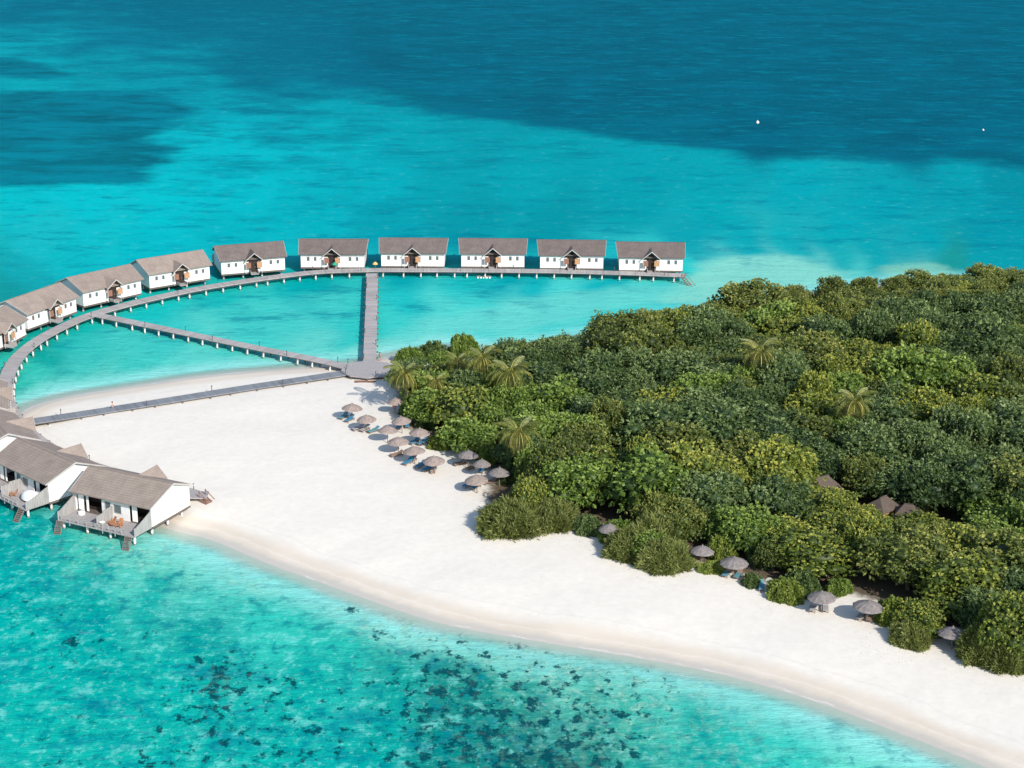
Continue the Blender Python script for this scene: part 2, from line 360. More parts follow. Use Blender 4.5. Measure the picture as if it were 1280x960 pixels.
# ------------------------------------------------------------------ sea
CP=[ # colour of the water (as seen) at places around the island
 (0,15,0,120,148),(200,15,0,115,143),(450,10,0,108,138),(640,20,0,106,137),(900,20,0,104,135),(1280,10,0,103,137),(1280,100,0,92,126),(1000,100,0,93,126),(800,90,0,96,128),
 (640,90,0,98,130),(450,80,0,104,136),(1150,170,0,88,118),(950,160,0,88,118),(330,80,0,112,140),(700,130,0,92,122),
 (20,60,0,160,178),(120,80,0,150,168),(40,105,0,162,178),(230,105,0,150,170),(150,40,0,128,155),(0,95,0,150,170),(260,130,0,160,178),
 (350,150,0,165,182),(270,180,0,182,196),(380,200,0,178,192),(460,150,0,158,175),(330,215,0,185,198),(500,185,0,160,175),(430,180,0,172,186),(600,180,0,152,168),(700,190,0,158,172),(650,230,0,160,174),(550,220,0,158,172),
 (800,200,0,158,174),(900,220,0,160,175),(800,250,0,156,170),(900,270,0,165,178),(1000,230,0,165,180),(1100,250,0,160,176),(1200,230,0,155,172),(1270,240,0,142,160),(1250,280,0,150,168),
 (1150,300,0,160,175),(1050,290,0,165,180),(1000,310,15,165,178),(880,303,0,160,175),(930,306,0,165,178),(980,306,5,168,180),(1030,308,0,165,178),(1080,312,0,162,176),(1120,318,0,160,175),(920,318,20,172,184),(975,318,25,175,185),(1040,322,30,172,180),(1080,326,20,165,175),(1230,325,5,155,170),(700,280,0,148,162),(600,280,0,150,165),(500,270,0,158,174),(400,260,0,175,188),(480,235,0,170,184),
 (870,300,10,160,175),(300,240,0,185,198),(300,280,0,178,190),(200,260,0,190,202),(100,250,0,192,204),(20,245,0,190,200),(40,300,25,185,195),(120,300,15,188,198),(200,310,0,184,196),(20,350,20,165,175),(100,330,10,182,192),
 (0,380,20,150,155),(900,335,110,195,196),(960,335,140,206,203),(1010,332,110,195,195),(880,345,90,205,203),(1060,338,90,195,195),(1180,334,30,150,150),(1120,338,120,190,180),
 (200,400,30,195,195),(120,430,25,185,180),(60,440,20,170,165),(40,470,60,195,185),(300,385,30,188,188),(400,365,0,175,180),(430,400,60,200,198),(350,400,60,198,195),(300,425,70,205,200),(250,455,110,212,206),(180,450,60,198,192),(140,480,120,205,198),(360,445,130,212,206),
 (520,350,0,165,178),(600,360,25,185,190),(680,355,20,180,190),(640,350,0,170,182),(760,352,15,180,190),(830,350,50,200,205),(520,380,40,195,198),(600,385,80,208,206),(500,410,70,205,202),(560,405,100,212,208),(530,425,120,215,208),(650,395,110,214,210),(720,375,90,210,210),(790,365,90,212,210),
 (20,650,0,168,172),(60,700,0,172,176),(20,760,0,178,182),(150,730,0,172,174),(120,680,60,195,188),(200,705,95,205,200),(250,690,130,215,208),(300,720,90,205,202),(230,740,20,178,178),(300,770,0,168,168),(380,760,60,200,196),(440,790,45,190,186),
 (60,830,10,185,184),(160,810,0,175,176),(250,850,15,184,182),(60,920,25,188,184),(180,930,20,186,184),(300,920,10,182,180),(400,850,20,180,178),(400,920,5,180,182),(500,820,20,165,162),(500,870,0,165,165),(480,930,0,172,174),
 (560,840,10,145,142),(600,880,0,135,135),(560,930,0,140,142),(650,860,30,150,145),(680,900,0,110,112),(660,945,0,105,108),(740,900,35,150,140),(740,950,0,125,125),(620,825,60,175,165),(700,850,80,185,175),(780,870,80,188,176),
 (800,920,60,175,165),(820,950,20,160,155),(880,900,50,180,172),(900,950,20,175,172),(960,930,20,185,182),(1020,950,60,205,200),(960,900,90,205,198),(850,870,100,205,196),(1080,950,110,215,208),(560,800,120,205,198),(500,790,110,205,200),
]
P0=np.array([tuple(at(u,v,0))[:2] for u,v,*_ in CP]); C0=np.array([lin(r,g,b) for _,_,r,g,b in CP])
def warp(x,y): return np.stack([x/np.maximum(y,60)*2194/300., np.log(np.maximum(y,60))*520/300.],1)
W0=warp(P0[:,0],P0[:,1])
def idw(x,y):
    out=np.zeros((len(x),3)); q=warp(x,y)
    for a in range(0,len(x),20000):
        d2=((q[a:a+20000,None]-W0[None])**2).sum(-1); w=1/(d2+.003)**2.8; w/=w.sum(1,keepdims=True); out[a:a+20000]=w@C0
    return out
xs=np.concatenate([[-9000,-3000,-900,-500],np.arange(-340,340.1,1.6),[500,900,3000,9000]])
ys=np.concatenate([[-2000,0,120,170],np.arange(190,420,.9),420+np.cumsum(np.linspace(1.2,4.5,240)),[1400,1800,2600,4000,8000,18000]])
X,Y,FQ=grid(xs,ys)
wx=X+(vnoise(X,Y,30,21)-.5)*9+(vnoise(X,Y,11,23)-.5)*4; wy=Y+(vnoise(X,Y,34,22)-.5)*16+(vnoise(X,Y,9,24)-.5)*5
c=idw(wx,np.maximum(wy,100))
sdw=sdf(ISL,X,Y)
def sblend(c,px,colr,lo,hi,amt,ns=12.,na=10.):
    d=sdf(smooth_poly(wpoly(px),1),X,Y)+(vnoise(X,Y,ns,31)-.5)*na+(vnoise(X,Y,ns*.35,33)-.5)*na*.4; k=np.clip((d-lo)/(hi-lo),0,1)[:,None]; k=k*k*(3-2*k)*amt
    return c*(1-k)+np.array(lin(*colr))*k
c=sblend(c,[(862,326),(900,319),(960,318),(1010,322),(1048,333),(1090,345),(900,380),(820,385),(800,372),(850,352)],(158,216,206),-2,4,.95,12,6)
c=sblend(c,[(30,500),(60,440),(130,408),(250,380),(400,362),(455,362),(455,445),(300,465)],(100,206,203),-3,6,.42,8,8)
c=sblend(c,[(480,405),(620,378),(780,358),(860,350),(880,376),(700,400),(560,432),(480,444)],(128,214,209),-3,5,.7)
c=sblend(c,[(215,672),(300,712),(400,752),(500,790),(620,822),(760,850),(900,880),(1050,925),(1180,965),(1200,1000),(1000,950),(860,905),(760,878),(640,846),(520,812),(430,778),(330,752),(260,728),(210,716),(140,700),(150,680)],(132,216,208),-1.5,2.5,.72,7,5)
c=sblend(c,[(760,838),(860,858),(980,888),(1100,930),(1200,975),(1250,1010),(1100,1000),(1000,955),(900,915),(800,878)],(124,217,209),-2.5,3.5,.65,7,6)
c=sblend(c,[(1105,334),(1150,329),(1185,336),(1180,350),(1110,350)],(150,200,185),-2,3,.8,12,6)
c=sblend(c,[(20,505),(90,478),(200,462),(330,447),(430,440),(455,430),(455,455),(300,470),(30,520)],(120,214,206),-4,4,.75)
deep_px=[(-200,-60),(-200,40),(20,46),(120,62),(210,85),(300,100),(352,122),(420,131),(480,133),(540,141),(640,153),(720,166),(800,178),(870,186),(1000,201),(1100,198),(1220,204),(1290,214),(1500,230),(1500,-60)]
dsd=sdf(wpoly(deep_px),X,Y)
_lf=np.clip((X/np.maximum(Y,60)+.10)/.09,0,1); _lf=_lf*_lf*(3-2*_lf); dsd=dsd*(.045+.955*_lf)-1.5*(1-_lf)
patch1=[(-60,118),(60,114),(120,113),(175,115),(220,127),(245,137),(225,149),(205,160),(178,174),(205,181),(225,187),(203,194),(214,202),(196,212),(188,227),(150,232),(110,229),(60,232),(-60,236)]
patch2=[(-60,68),(20,72),(50,80),(92,93),(60,99),(0,96),(-60,90)]
psd=np.maximum(sdf(wpoly(patch1),X,Y), sdf(wpoly(patch2),X,Y))
def blobs(lst):
    q=warp(X,Y); m=np.zeros(len(X))
    for u,v,su,sv,a in lst:
        p=at(u,v,0); w=warp(np.array([p.x]),np.array([p.y]))[0]
        m=np.maximum(m,a*np.exp(-.5*(((q[:,0]-w[0])*300/su)**2+((q[:,1]-w[1])*300/sv*1.15)**2)))
    return m
coral=blobs([(60,930,60,20,.65),(180,940,60,20,.65),(275,850,50,22,.9),(90,800,60,30,.5),(230,860,40,20,.5),(360,885,50,25,.8),(270,930,60,30,.7),(60,930,60,30,.5),(440,900,60,40,.55),(560,870,90,40,.85),(660,915,90,45,.95),(620,955,150,30,.9),(730,950,90,40,1.),
   (640,815,50,10,.55),(700,850,100,15,.6),(800,900,90,35,.6),(180,800,40,20,.45),(380,945,50,20,.8),(520,800,60,14,.35),(30,760,60,30,.4),(480,790,18,6,.9),(430,762,20,5,.7),(120,700,60,25,.25)])
olive=blobs([(420,763,18,4,.7),(490,782,45,8,1.),(560,800,60,8,.6),(640,818,60,10,.6),(690,838,60,12,.9),(770,860,80,16,.9),(850,890,80,20,.9),(930,925,70,20,.7),(780,910,70,20,.8),(740,880,60,18,.7),(320,725,60,12,.5),(150,690,60,18,.6)])
streak=blobs([(350,165,25,6,.6),(260,170,20,6,.8),(355,165,12,5,.7),(370,195,14,5,.6),(560,185,70,22,.7),(700,185,60,14,.5),(420,230,50,8,.4),(560,265,80,14,.5),(640,295,100,10,.6),(1000,225,80,10,.3),(1180,240,60,10,.5),(1250,270,50,12,.5),(1240,315,40,8,.9),(1160,260,40,5,.5),(330,90,60,18,.7),(220,85,50,8,.6),(560,110,150,16,.35),(150,265,60,6,.4),(480,290,60,6,.4),(900,300,60,8,.25)])
mot=np.clip((330-Y)/60,0,1)*np.clip(-sdw/10,0,1)
me=np_mesh('sea_water',np.stack([X,Y,np.zeros(len(X))],1),FQ,bpy.data.materials.new('tmp'),
  {'sd':('POINT',sdw),'deep':('POINT',dsd),'patch':('POINT',psd),'coral':('POINT',coral),'streak':('POINT',streak),'olive':('POINT',olive),'mot':('POINT',mot)},{'wcol':np.c_[c,np.ones(len(c))]},smooth=True)
WGAIN=.86
def sea_mat():
    t=NT('lagoon_and_sea_water'); w=t.world()
    c=t.attr('wcol','Color'); sd=t.attr('sd'); mot_=t.attr('mot')
    c=t.mix(1., c, t.mix(mot_, (.6,.84,.76), (.6,.82,.68)), 'MULTIPLY')
    # pale sand shallows near the shore
    nb=t.noise(w,.09,4,.6)
    sdn=t.math('ADD', sd, t.math('MULTIPLY', t.math('SUBTRACT', nb,.5), 7.))
    c=t.mix(t.ramp(sdn,-11.5,-1.5,0,.9), c, tuple(q*.92 for q in lin(150,222,212)))
    c=t.mix(t.ramp(sdn,-3.4,-.2,0,.8), c, tuple(q*.95 for q in lin(196,228,218)))
    # sandy and weedy mottling of the bottom
    wn=t.world((1,.75,1)); m1=t.noise(wn,.38,6,.68,.15); m2=t.noise(wn,1.15,4,.7,.1); mot=t.attr('mot')
    c=t.mix(t.math('MULTIPLY', t.ramp(m1,.53,.66,0,.50), mot), c, lin(120,212,200))
    c=t.mix(t.math('MULTIPLY', t.ramp(m2,.56,.66,0,.42), mot), c, lin(130,215,203))
    c=t.mix(t.math('MULTIPLY', t.ramp(m1,.50,.36,0,.75), mot), c, lin(0,125,132))
    lag=t.noise(w,.3,5,.7,.1)
    c=t.mix(t.ramp(lag,.55,.72,0,.14), c, lin(120,215,210))
    c=t.mix(t.ramp(lag,.46,.30,0,.25), c, lin(0,130,145))
    # deep water beyond the reef edge, seagrass patches, coral heads
    db=t.noise(t.world((.6,1,1)),.05,8,.7,.1)
    dp=t.math('ADD', t.attr('deep'), t.math('MULTIPLY', t.math('SUBTRACT', db,.5), 44.))
    c=t.mix(t.ramp(dp,-8.,8.,0,.93), c, t.mix(t.ramp(db,.3,.7), tuple(q*.68 for q in lin(0,92,114)), tuple(q*.72 for q in lin(0,110,134))))
    pp=t.math('ADD', t.attr('patch'), t.math('MULTIPLY', t.math('SUBTRACT', t.noise(t.world((.6,1,1)),.06,8,.74),.5), 22.))
    pc=t.mix(t.ramp(t.noise(t.world((.35,1,1)),.09,5,.7),.38,.62), lin(0,78,94), lin(0,112,130))
    c=t.mix(t.ramp(pp,-4.5,4.5,0,.9), c, pc)
    st=t.noise(t.world((.40,1,1)),.085,7,.72,.2)
    c=t.mix(t.math('MULTIPLY', t.ramp(st,.48,.60), t.attr('streak')), c, lin(0,105,122))
    st2=t.noise(t.world((.45,1,1)),.15,6,.74,.1)
    far=t.ramp(sd,-14,-30)
    c=t.mix(t.math('MULTIPLY', t.ramp(st2,.50,.66,0,.6), far), c, lin(0,118,136))
    c=t.mix(t.math('MULTIPLY', t.ramp(st2,.42,.28,0,.25), far), c, lin(20,185,196))
    ol=t.noise(wn,.5,6,.72,.2)
    c=t.mix(t.math('MULTIPLY', t.ramp(ol,.44,.60), t.math('MULTIPLY',t.attr('olive'),.9)), c, t.mix(t.ramp(m2,.45,.6), lin(105,175,155), lin(160,202,180)))
    co=t.noise(wn,.55,6,.64,.1); co2=t.noise(w,1.8,3,.7)
    th=t.math('SUBTRACT', .655, t.math('MULTIPLY', t.attr('coral'), .175))
    cm=t.ramp(t.math('ADD', t.math('MULTIPLY',co,.8), t.math('MULTIPLY',co2,.2)), t.math('SUBTRACT', th, .035), t.math('ADD', th, .045))
    cc=t.mix(t.ramp(t.noise(w,.9,2,.5),.60,.70), lin(4,72,80), lin(48,80,78))
    c=t.mix(t.math('MULTIPLY', cm, t.ramp(t.attr('coral'),.08,.45,0,.95)), c, cc)
    brown=t.ramp(t.math('MULTIPLY', t.attr('coral'), t.noise(wn,.8,4,.7)), .40,.55,0,.35)
    c=t.mix(brown, c, lin(95,140,120))
    # waves
    b1=t.noise(t.world((.45,1,1),(0,0,.15)),.75,4,.6); b2=t.noise(t.world((.5,1,1),(0,0,-.2)),2.4,3,.6); b3=t.noise(t.world((.25,1,1)),.12,3,.6)
    hgt=t.math('ADD', t.math('MULTIPLY',b1,1.), t.math('ADD', t.math('MULTIPLY',b2,.35), t.math('MULTIPLY',b3,1.6)))
    nrm=t.bump(hgt,.75,.36)
    b=t.n('ShaderNodeBsdfDiffuse'); t.l(c,b.inputs[0]); t.l(nrm,b.inputs['Normal'])
    g=t.n('ShaderNodeBsdfGlossy'); g.inputs['Roughness'].default_value=.22; t.l(nrm,g.inputs['Normal']); g.inputs['Color'].default_value=(.14,.5,.62,1)
    fr=t.n('ShaderNodeFresnel'); fr.inputs['IOR'].default_value=1.33; t.l(nrm,fr.inputs['Normal'])
    mg=t.n('ShaderNodeMixShader'); t.l(t.math('MULTIPLY',fr.outputs[0],.13),mg.inputs[0]); t.l(b.outputs[0],mg.inputs[1]); t.l(g.outputs[0],mg.inputs[2])
    tr=t.n('ShaderNodeBsdfTransparent'); tr.inputs[0].default_value=(.86,.96,.94,1)
    ms=t.n('ShaderNodeMixShader'); t.l(t.ramp(sd,-.05,-4.,.0,1.,True),ms.inputs[0]); t.l(tr.outputs[0],ms.inputs[1]); t.l(mg.outputs[0],ms.inputs[2])
    t.l(ms.outputs[0],t.out.inputs[0]); return t.m
me.materials.clear(); me.materials.append(sea_mat())
o=bpy.data.objects.new('sea_water',me); col.objects.link(o); tag(o,'turquoise lagoon and dark blue open sea around the island','water',kind='structure')

# ------------------------------------------------------------------ jetties
def catmull(pts, step=1.2):
    P=[np.array(p,float) for p in pts]; P=[2*P[0]-P[1]]+P+[2*P[-1]-P[-2]]; out=[]
    for i in range(1,len(P)-2):
        n=max(2,int(np.linalg.norm(P[i+1]-P[i])/step))
        for k in range(n):
            t=k/n; a,b,c_,d=P[i-1:i+3]
            out.append(.5*((2*b)+(-a+c_)*t+(2*a-5*b+4*c_-d)*t*t+(-a+3*b-3*c_+d)*t**3))
    out.append(P[-2]); return np.array(out)
def deck_mesh(name, path, w, z, th, mat, parent, zoff=None):
    d=np.gradient(path,axis=0); d/=np.linalg.norm(d,axis=1,keepdims=True); nn=np.stack([-d[:,1],d[:,0]],1)
    s=np.concatenate([[0],np.cumsum(np.linalg.norm(np.diff(path,axis=0),axis=1))])
    L_=path+nn*w/2; R2=path-nn*w/2; V=[];
    for i in range(len(path)):
        zz=z if zoff is None else zoff(path[i])
        V+=[(*L_[i],zz),(*R2[i],zz),(*R2[i],zz-th),(*L_[i],zz-th)]
    fs=[]; uvs=[]
    for i in range(len(path)-1):
        a=4*i;b=a+4
        for f,uu in (((a,a+1,b+1,b),(0,0,1,1)),((a+1,a+2,b+2,b+1),(0,0,1,1)),((a+3,a,b,b+3),(0,0,1,1)),((a+2,a+3,b+3,b+2),(0,0,1,1))):
            fs.append(f); uvs+= [ (s[i+q],0) for q in uu]
    fs.append((0,3,2,1)); e=4*(len(path)-1); fs.append((e,e+1,e+2,e+3)); uvs+=[(s[0],0)]*4+[(s[-1],0)]*4
    me=bpy.data.meshes.new(name); me.from_pydata(V,[],fs); uv=me.uv_layers.new(name='UVMap')
    uv.data.foreach_set('uv',np.array(uvs,np.float32).ravel()); me.materials.append(mat)
    ob=bpy.data.objects.new(name,me); col.objects.link(ob); ob.parent=parent; return ob, s, nn
def trestle_mesh(w, z, drop, r=.17):
    m=MB()
    for sx in (-1,1):
        m.tube((sx*(w/2+.02),0,z-drop),(sx*(w/2+.02),0,z-.30),r*1.1,r,8)
    return m
def cross_mesh(w,z): return MB().box(-w/2-.35,w/2+.35,-.12,.12,z-.42,z-.18)
def lamp_mesh(): 
    m=MB(); m.tube((0,0,0),(0,0,.75),.07,.06,6); m.tube((0,0,.75),(0,0,.95),.12,.10,6); return m
LAMP=None
def jetty(name, pts, w, z, label, cat='jetty', mat=None, spacing=3.75, lamps=11, zoff=None, drop=4.2, group=None, side=(1,-1)):
    global LAMP
    path=catmull(pts); root=empty(name,(0,0,0)); tag(root,label,cat,group)
    mat=mat or M['planks']
    dk,s,nn=deck_mesh('deck',path,w,z,.16,mat,root,zoff)
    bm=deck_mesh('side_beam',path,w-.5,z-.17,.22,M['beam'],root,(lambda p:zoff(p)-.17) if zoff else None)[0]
    proto=None; k=0; npile=0; rest=MB(); tgt=spacing*.5
    for i in range(len(path)):
        if s[i]>=tgt:
            tgt+=spacing; a=math.atan2(nn[i][1],nn[i][0]); zz=z if zoff is None else zoff(path[i])
            if proto is None:
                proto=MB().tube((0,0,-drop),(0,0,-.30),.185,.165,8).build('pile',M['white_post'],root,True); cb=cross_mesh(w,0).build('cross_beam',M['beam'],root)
                ql,qc=[proto,copy_tree(proto,root)],cb
            elif npile<98: ql,qc=[copy_tree(proto,root),copy_tree(proto,root)],copy_tree(cb,root)
            else: ql,qc=None,copy_tree(cb,root)
            qc.location=(path[i][0],path[i][1],zz); qc.rotation_euler=(0,0,a); inset=w/2+.02 if name!='straight_jetty' else w/2-.35
            for sg in (-1,1):
                px_,py_=path[i]+nn[i]*sg*inset
                if ql: q=ql[(sg+1)//2]; q.location=(px_,py_,zz); npile+=1
                else: rest.tube((px_,py_,zz-drop),(px_,py_,zz-.3),.185,.165,8)
            k+=1
    if rest.v: rest.build('pile',M['white_post'],root)['kind']='stuff'
    if lamps:
        tgt=lamps*.4; sgn=1
        lm=None
        for i in range(len(path)):
            if s[i]>=tgt:
                tgt+=lamps; zz=z if zoff is None else zoff(path[i]); p=path[i]+nn[i]*sgn*(w/2-.12); sgn=-sgn
                lm = lamp_mesh().build('bollard_light',M['dark_metal'],root) if lm is None else copy_tree(lm,root)
                lm.location=(p[0],p[1],zz)
    return root
ZJ=1.5
def jp(px,z=ZJ): return [tuple(at(u,v,z))[:2] for u,v in px]
main_px=[(856,344),(800,341.6),(700,338.8),(600,337.6),(520,337.2),(465,337.2),(400,339.3),(345,345.5),(290,353.5),(240,362),(198,371),(158,380.5),(119,391.5),(89,403),(59,418),(35,434),(17,453),(8,475),(8,500),(20,524),(42,546),(74,566),(118,583),(175,598),(243,617)]
jetty('curved_jetty',jp(main_px),2.7,ZJ,'long curved grey plank jetty on white piles linking all the overwater villas')
jetty('straight_jetty',jp([(465.5,341.5),(464.3,380),(463,420),(462,453)]),2.45,ZJ-.03,'short straight plank jetty running from the far villa row down to the beach',lamps=8)
jetty('diagonal_jetty',jp([(121,393),(170,403),(240,417.5),(320,434),(400,450),(436,459)]),2.3,ZJ-.03,'diagonal plank jetty on white piles crossing the lagoon to the beach platform',lamps=9)
def zb(p): return max(gz(p[0],p[1]),.2)+.55
bw=[tuple(ground(u,v))[:2] for u,v in [(40,533),(110,519),(200,505),(300,489),(380,477),(437,469)]]
jetty('beach_boardwalk',bw,2.7,1.2,'low blue grey plank boardwalk crossing the white sand near the lagoon shore','boardwalk',M['planks_shade_tone'],4.6,13,lambda p: 1.25,2.2)
bw2=[tuple(at(u,v,1.3))[:2] for u,v in [(478,463),(500,466.5),(530,470)]]
jetty('short_boardwalk',bw2,2.4,1.3,'short grey boardwalk leading from the platform into the trees behind the palm','boardwalk',M['planks_shade_tone'],4,0,lambda p:1.3,2.)
# hub platform
hub=empty('beach_platform',at(461,462,1.4)); tag(hub,'wide many sided grey plank platform where the jetties meet the beach','platform')
hub.location.z=1.5
hm=MB(); n=10; pts=[((5.2 if abs(math.cos(2*math.pi*(i+.5)/n))>.3 else 4.6)*math.cos(2*math.pi*(i+.5)/n),5.0*math.sin(2*math.pi*(i+.5)/n),-.16) for i in range(n)]
hm.prism(pts,(0,0,.18)); hm.build('deck',M['planks'] if False else M['deck'],hub)
hm=MB(); 
for i in range(n): hm.tube((pts[i][0]*.93,pts[i][1]*.93,-2.2),(pts[i][0]*.93,pts[i][1]*.93,-.17),.14,.14,8)
hm.build('pile',M['beam'],hub)
hm=MB(); hm.box(-2.2,1.8,-6.0,-4.7,-.75,-.62); hm.box(-2.2,1.8,-6.6,-6.0,-.95,-.85); hm.build('step',M['wood_red'],hub)
l0=lamp_mesh().build('bollard_light',M['dark_metal'],hub); l0.location=(-4,-2.6,.02)
for p in ((4.2,-2.4,.02),(-4.1,3.0,.02),(3.9,3.2,.02),(1.6,-4.2,.02)):
    l1=copy_tree(l0,hub); l1.location=p

# ------------------------------------------------------------------ villas
L_,D_,HW,RI=14.0,9.08,3.23,1.9
def stair_mb(w, run, drop, n=9):
    m=MB()
    for sx in (-1,1): m.prism([(sx*w/2-.04,0,-.05),(sx*w/2-.04,run,-drop),(sx*w/2-.04,run,-drop-.22),(sx*w/2-.04,0,-.27)],(.08,0,0))
    for i in range(n):
        t=(i+.5)/n; m.box(-w/2,w/2,run*t-.13,run*t+.13,-drop*t-.05,-drop*t)
    return m
def make_villa(roof):
    """entrance to -y, terrace to +y; sx(X) turns left-right seen from the sea into local x"""
    r=empty('overwater_villa'); hx,hy=L_/2,D_/2
    r.location=(0,0,1.6)
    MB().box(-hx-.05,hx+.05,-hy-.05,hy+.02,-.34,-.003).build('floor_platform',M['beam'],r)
    w=MB(); th=.14
    w.box(-hx+th,-1.0,-hy,-hy+th,0,HW-.1); w.box(1.0,hx-th,-hy,-hy+th,0,HW-.1); w.box(-1.0,1.0,-hy,-hy+th,2.5,HW-.1)
    for sx in (-1,1):
        x=sx*hx
        w.prism([(x,-hy,0),(x,hy,0),(x,hy,HW-.06),(x,0,HW+RI-.08),(x,-hy,HW-.06)],(-sx*th,0,0))
    # terrace side wall: solid bits around the two open rooms (X seen from the sea = -x)
    def seg(a,b,z0=0,z1=HW-.1,y=hy-th): w.box(-b,-a,y,y+th,z0,z1)
    seg(-hx+th,-6.75); seg(-2.0,-1.45); seg(-.35,.2); seg(1.55,3.0); seg(6.75,hx-th); seg(.2,1.55,0,.9); seg(.2,1.55,2.25); seg(-1.45,-.35,2.45)
    seg(-6.75,-2.0,2.75); seg(3.0,6.75,2.75)
    w.build('wall',M['white_wall'],r)
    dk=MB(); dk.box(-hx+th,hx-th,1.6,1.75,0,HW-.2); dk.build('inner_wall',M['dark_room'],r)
    MB().box(-6.6,-3.2,1.85,hy-.4,.02,.45).build('bench',M['wood_dark'],r); MB().box(2.2,6.6,1.85,3.3,.02,.5).build('bench',M['wood_dark'],r)
    # curtains
    for a,b in ((-6.5,-5.5),(-5.0,-4.6),(3.3,4.25)):
        c_=MB(); n=8
        for i in range(n):
            x0=-(a+(b-a)*i/n); x1=-(a+(b-a)*(i+1)/n); c_.prism([(x0,hy-.25+.06*(i%2),.1),(x1,hy-.25+.06*((i+1)%2),.1),(x1,hy-.25+.06*((i+1)%2),2.72),(x0,hy-.25+.06*(i%2),2.72)],(0,.03,0))
        c_.build('curtain',M['cloth'],r)
    for a,b,z0,z1 in ((-1.45,-.35,0,2.45),(.2,1.55,.9,2.25)):
        f=MB(); f.box(-b,-b+.09,hy-.1,hy+.03,z0,z1); f.box(-a-.09,-a,hy-.1,hy+.03,z0,z1); f.box(-b+.09,-a-.09,hy-.1,hy+.03,z1-.09,z1); f.box(-b+.09,-a-.09,hy-.1,hy+.03,z0,z0+.09)
        f=f.build('terrace_window' if z0 else 'glass_door',M['fence_grey'] if z0 else M['trim'],r)
        MB().box(-b+.09,-a-.09,hy-.07,hy-.03,z0+.09,z1-.09).build('pane',M['glass'],f)
    # roof
    od,oe=.72,.67; ez=HW-oe*RI/hy; t_=.16
    rf=MB()
    for sy in (-1,1):
        n=(Vector((0,sy*RI,hy))).normalized()*t_
        a=[Vector((-hx-od,sy*.0,HW+RI)),Vector((hx+od,sy*.0,HW+RI)),Vector((hx+.34,sy*(hy+oe),ez)),Vector((-hx-.34,sy*(hy+oe),ez))]
        if sy>0: a=a[::-1]
        b=[p+n for p in a]; N=12
        rf.add(a+b,[(3,2,1,0),(4,5,6,7)]+[(i,(i+1)%4,4+(i+1)%4,4+i) for i in range(4)])
    rf=rf.build('roof',M[roof],r)
    tr=MB(); 
    tr.box(-hx-od-.02,hx+od+.02,-.16,.16,HW+RI+.12,HW+RI+.2)
    tr.build('ridge_cap',M[roof],rf)
    tr=MB()
    for sx in (-1,1):
        for sy in (-1,1):
            p0=Vector((sx*(hx+od+.015),0,HW+RI-.02)); p1=Vector((sx*(hx+.355),sy*(hy+oe),ez-.02))
            MB().prism([p0,p0+Vector((0,0,.24)),p1+Vector((0,0,.24)),p1],(sx*.05,0,0)).build('verge_board',M['trim'],rf)
    # porch
    pe=2.75; pa=4.45; hw=1.95; yf=-hy-1.65; t_=.13
    pr=MB()
    def mainroof_y(z): return -hy*(1-(z-HW)/RI)      # where the main roof reaches height z
    for sx in (-1,1):
        n=Vector((sx*(pa-pe),0,hw)).normalized()*t_
        a=[Vector((0,yf,pa)),Vector((0,mainroof_y(pa)+.1,pa)),Vector((sx*hw,mainroof_y(pe)-.0,pe)),Vector((sx*hw,yf+.25,pe))]
        if sx<0: a=a[::-1]
        b=[p+n for p in a]
        pr.add(a+b,[(3,2,1,0),(4,5,6,7)]+[(i,(i+1)%4,4+(i+1)%4,4+i) for i in range(4)])
    pr=pr.build('porch_roof',M[roof],r)
    tr=MB()
    for sx in (-1,1):
        p0=Vector((0,yf-.02,pa+.02)); p1=Vector((sx*(hw+.03),yf+.23,pe)); MB().prism([p0,p0+Vector((0,0,.22)),p1+Vector((0,0,.22)),p1],(0,-.05,0)).build('barge_board',M['trim'],pr)
    g=MB(); g.prism([(-hw+.1,-hy-.16,2.45),(hw-.1,-hy-.16,2.45),(hw-.1,-hy-.16,pe),(0,-hy-.16,pa-.06),(-hw+.1,-hy-.16,pe)],(0,.1,0)); g.build('gable_shade_panel',M['wood_dark'],r)  # near-black infill puts the shade under the porch roof into colour
    for sx,mm in ((-1,'wood_red'),(1,'wood_tan')):
        MB().box(sx*1.25-.58,sx*1.25+.58,-hy-1.0,-hy-.92,1.15,2.4).build('porch_screen',M[mm],r)
        MB().box(sx*1.78-.05,sx*1.78+.05,-hy-1.08,-hy-1.01,0,2.75).build('porch_post',M['trim'],r)
    d=MB().box(-.55,.55,-hy-.04,-hy+.05,.02,2.4).build('door',M['wood_dark'],r); MB().tube((.4,-hy-.05,1.0),(.4,-hy-.05,1.25),.025).build('handle',M['trim'],d)
    for sx in (-1,1): MB().box(sx*.77-.21,sx*.77+.21,-hy+.02,-hy+.1,.02,2.48).build('door_side_panel',M['wood_dark'],r)
    MB().box(-.85,.85,-hy-2.0,-hy-.06,-.12,-.01).box(-.9,-.78,-hy-1.8,-hy-.1,0,.55).box(.78,.9,-hy-1.8,-hy-.1,0,.55).build('landing',M['deck'],r)
    k=0
    for x in (-5.35,-3.8,3.9,5.45):
        f=MB(); f.box(x-.30,x+.30,-hy-.05,-hy-.003,1.45,1.50); f.box(x-.30,x+.30,-hy-.05,-hy-.003,2.30,2.35); f.box(x-.30,x-.25,-hy-.05,-hy-.003,1.50,2.30); f.box(x+.25,x+.30,-hy-.05,-hy-.003,1.50,2.30)
        f=f.build('window',M['wood_red'] if k in(0,2) else M['fence_grey'],r); MB().box(x-.25,x+.25,-hy-.03,-hy-.004,1.50,2.30).build('pane',M['glass'],f); k+=1
    # terrace deck
    y0,y1=hy+.03,hy+4.1
    MB().box(-hx+.1,hx-.1,y0,y1,-.16,-.02).build('terrace_deck',M['deck'],r)
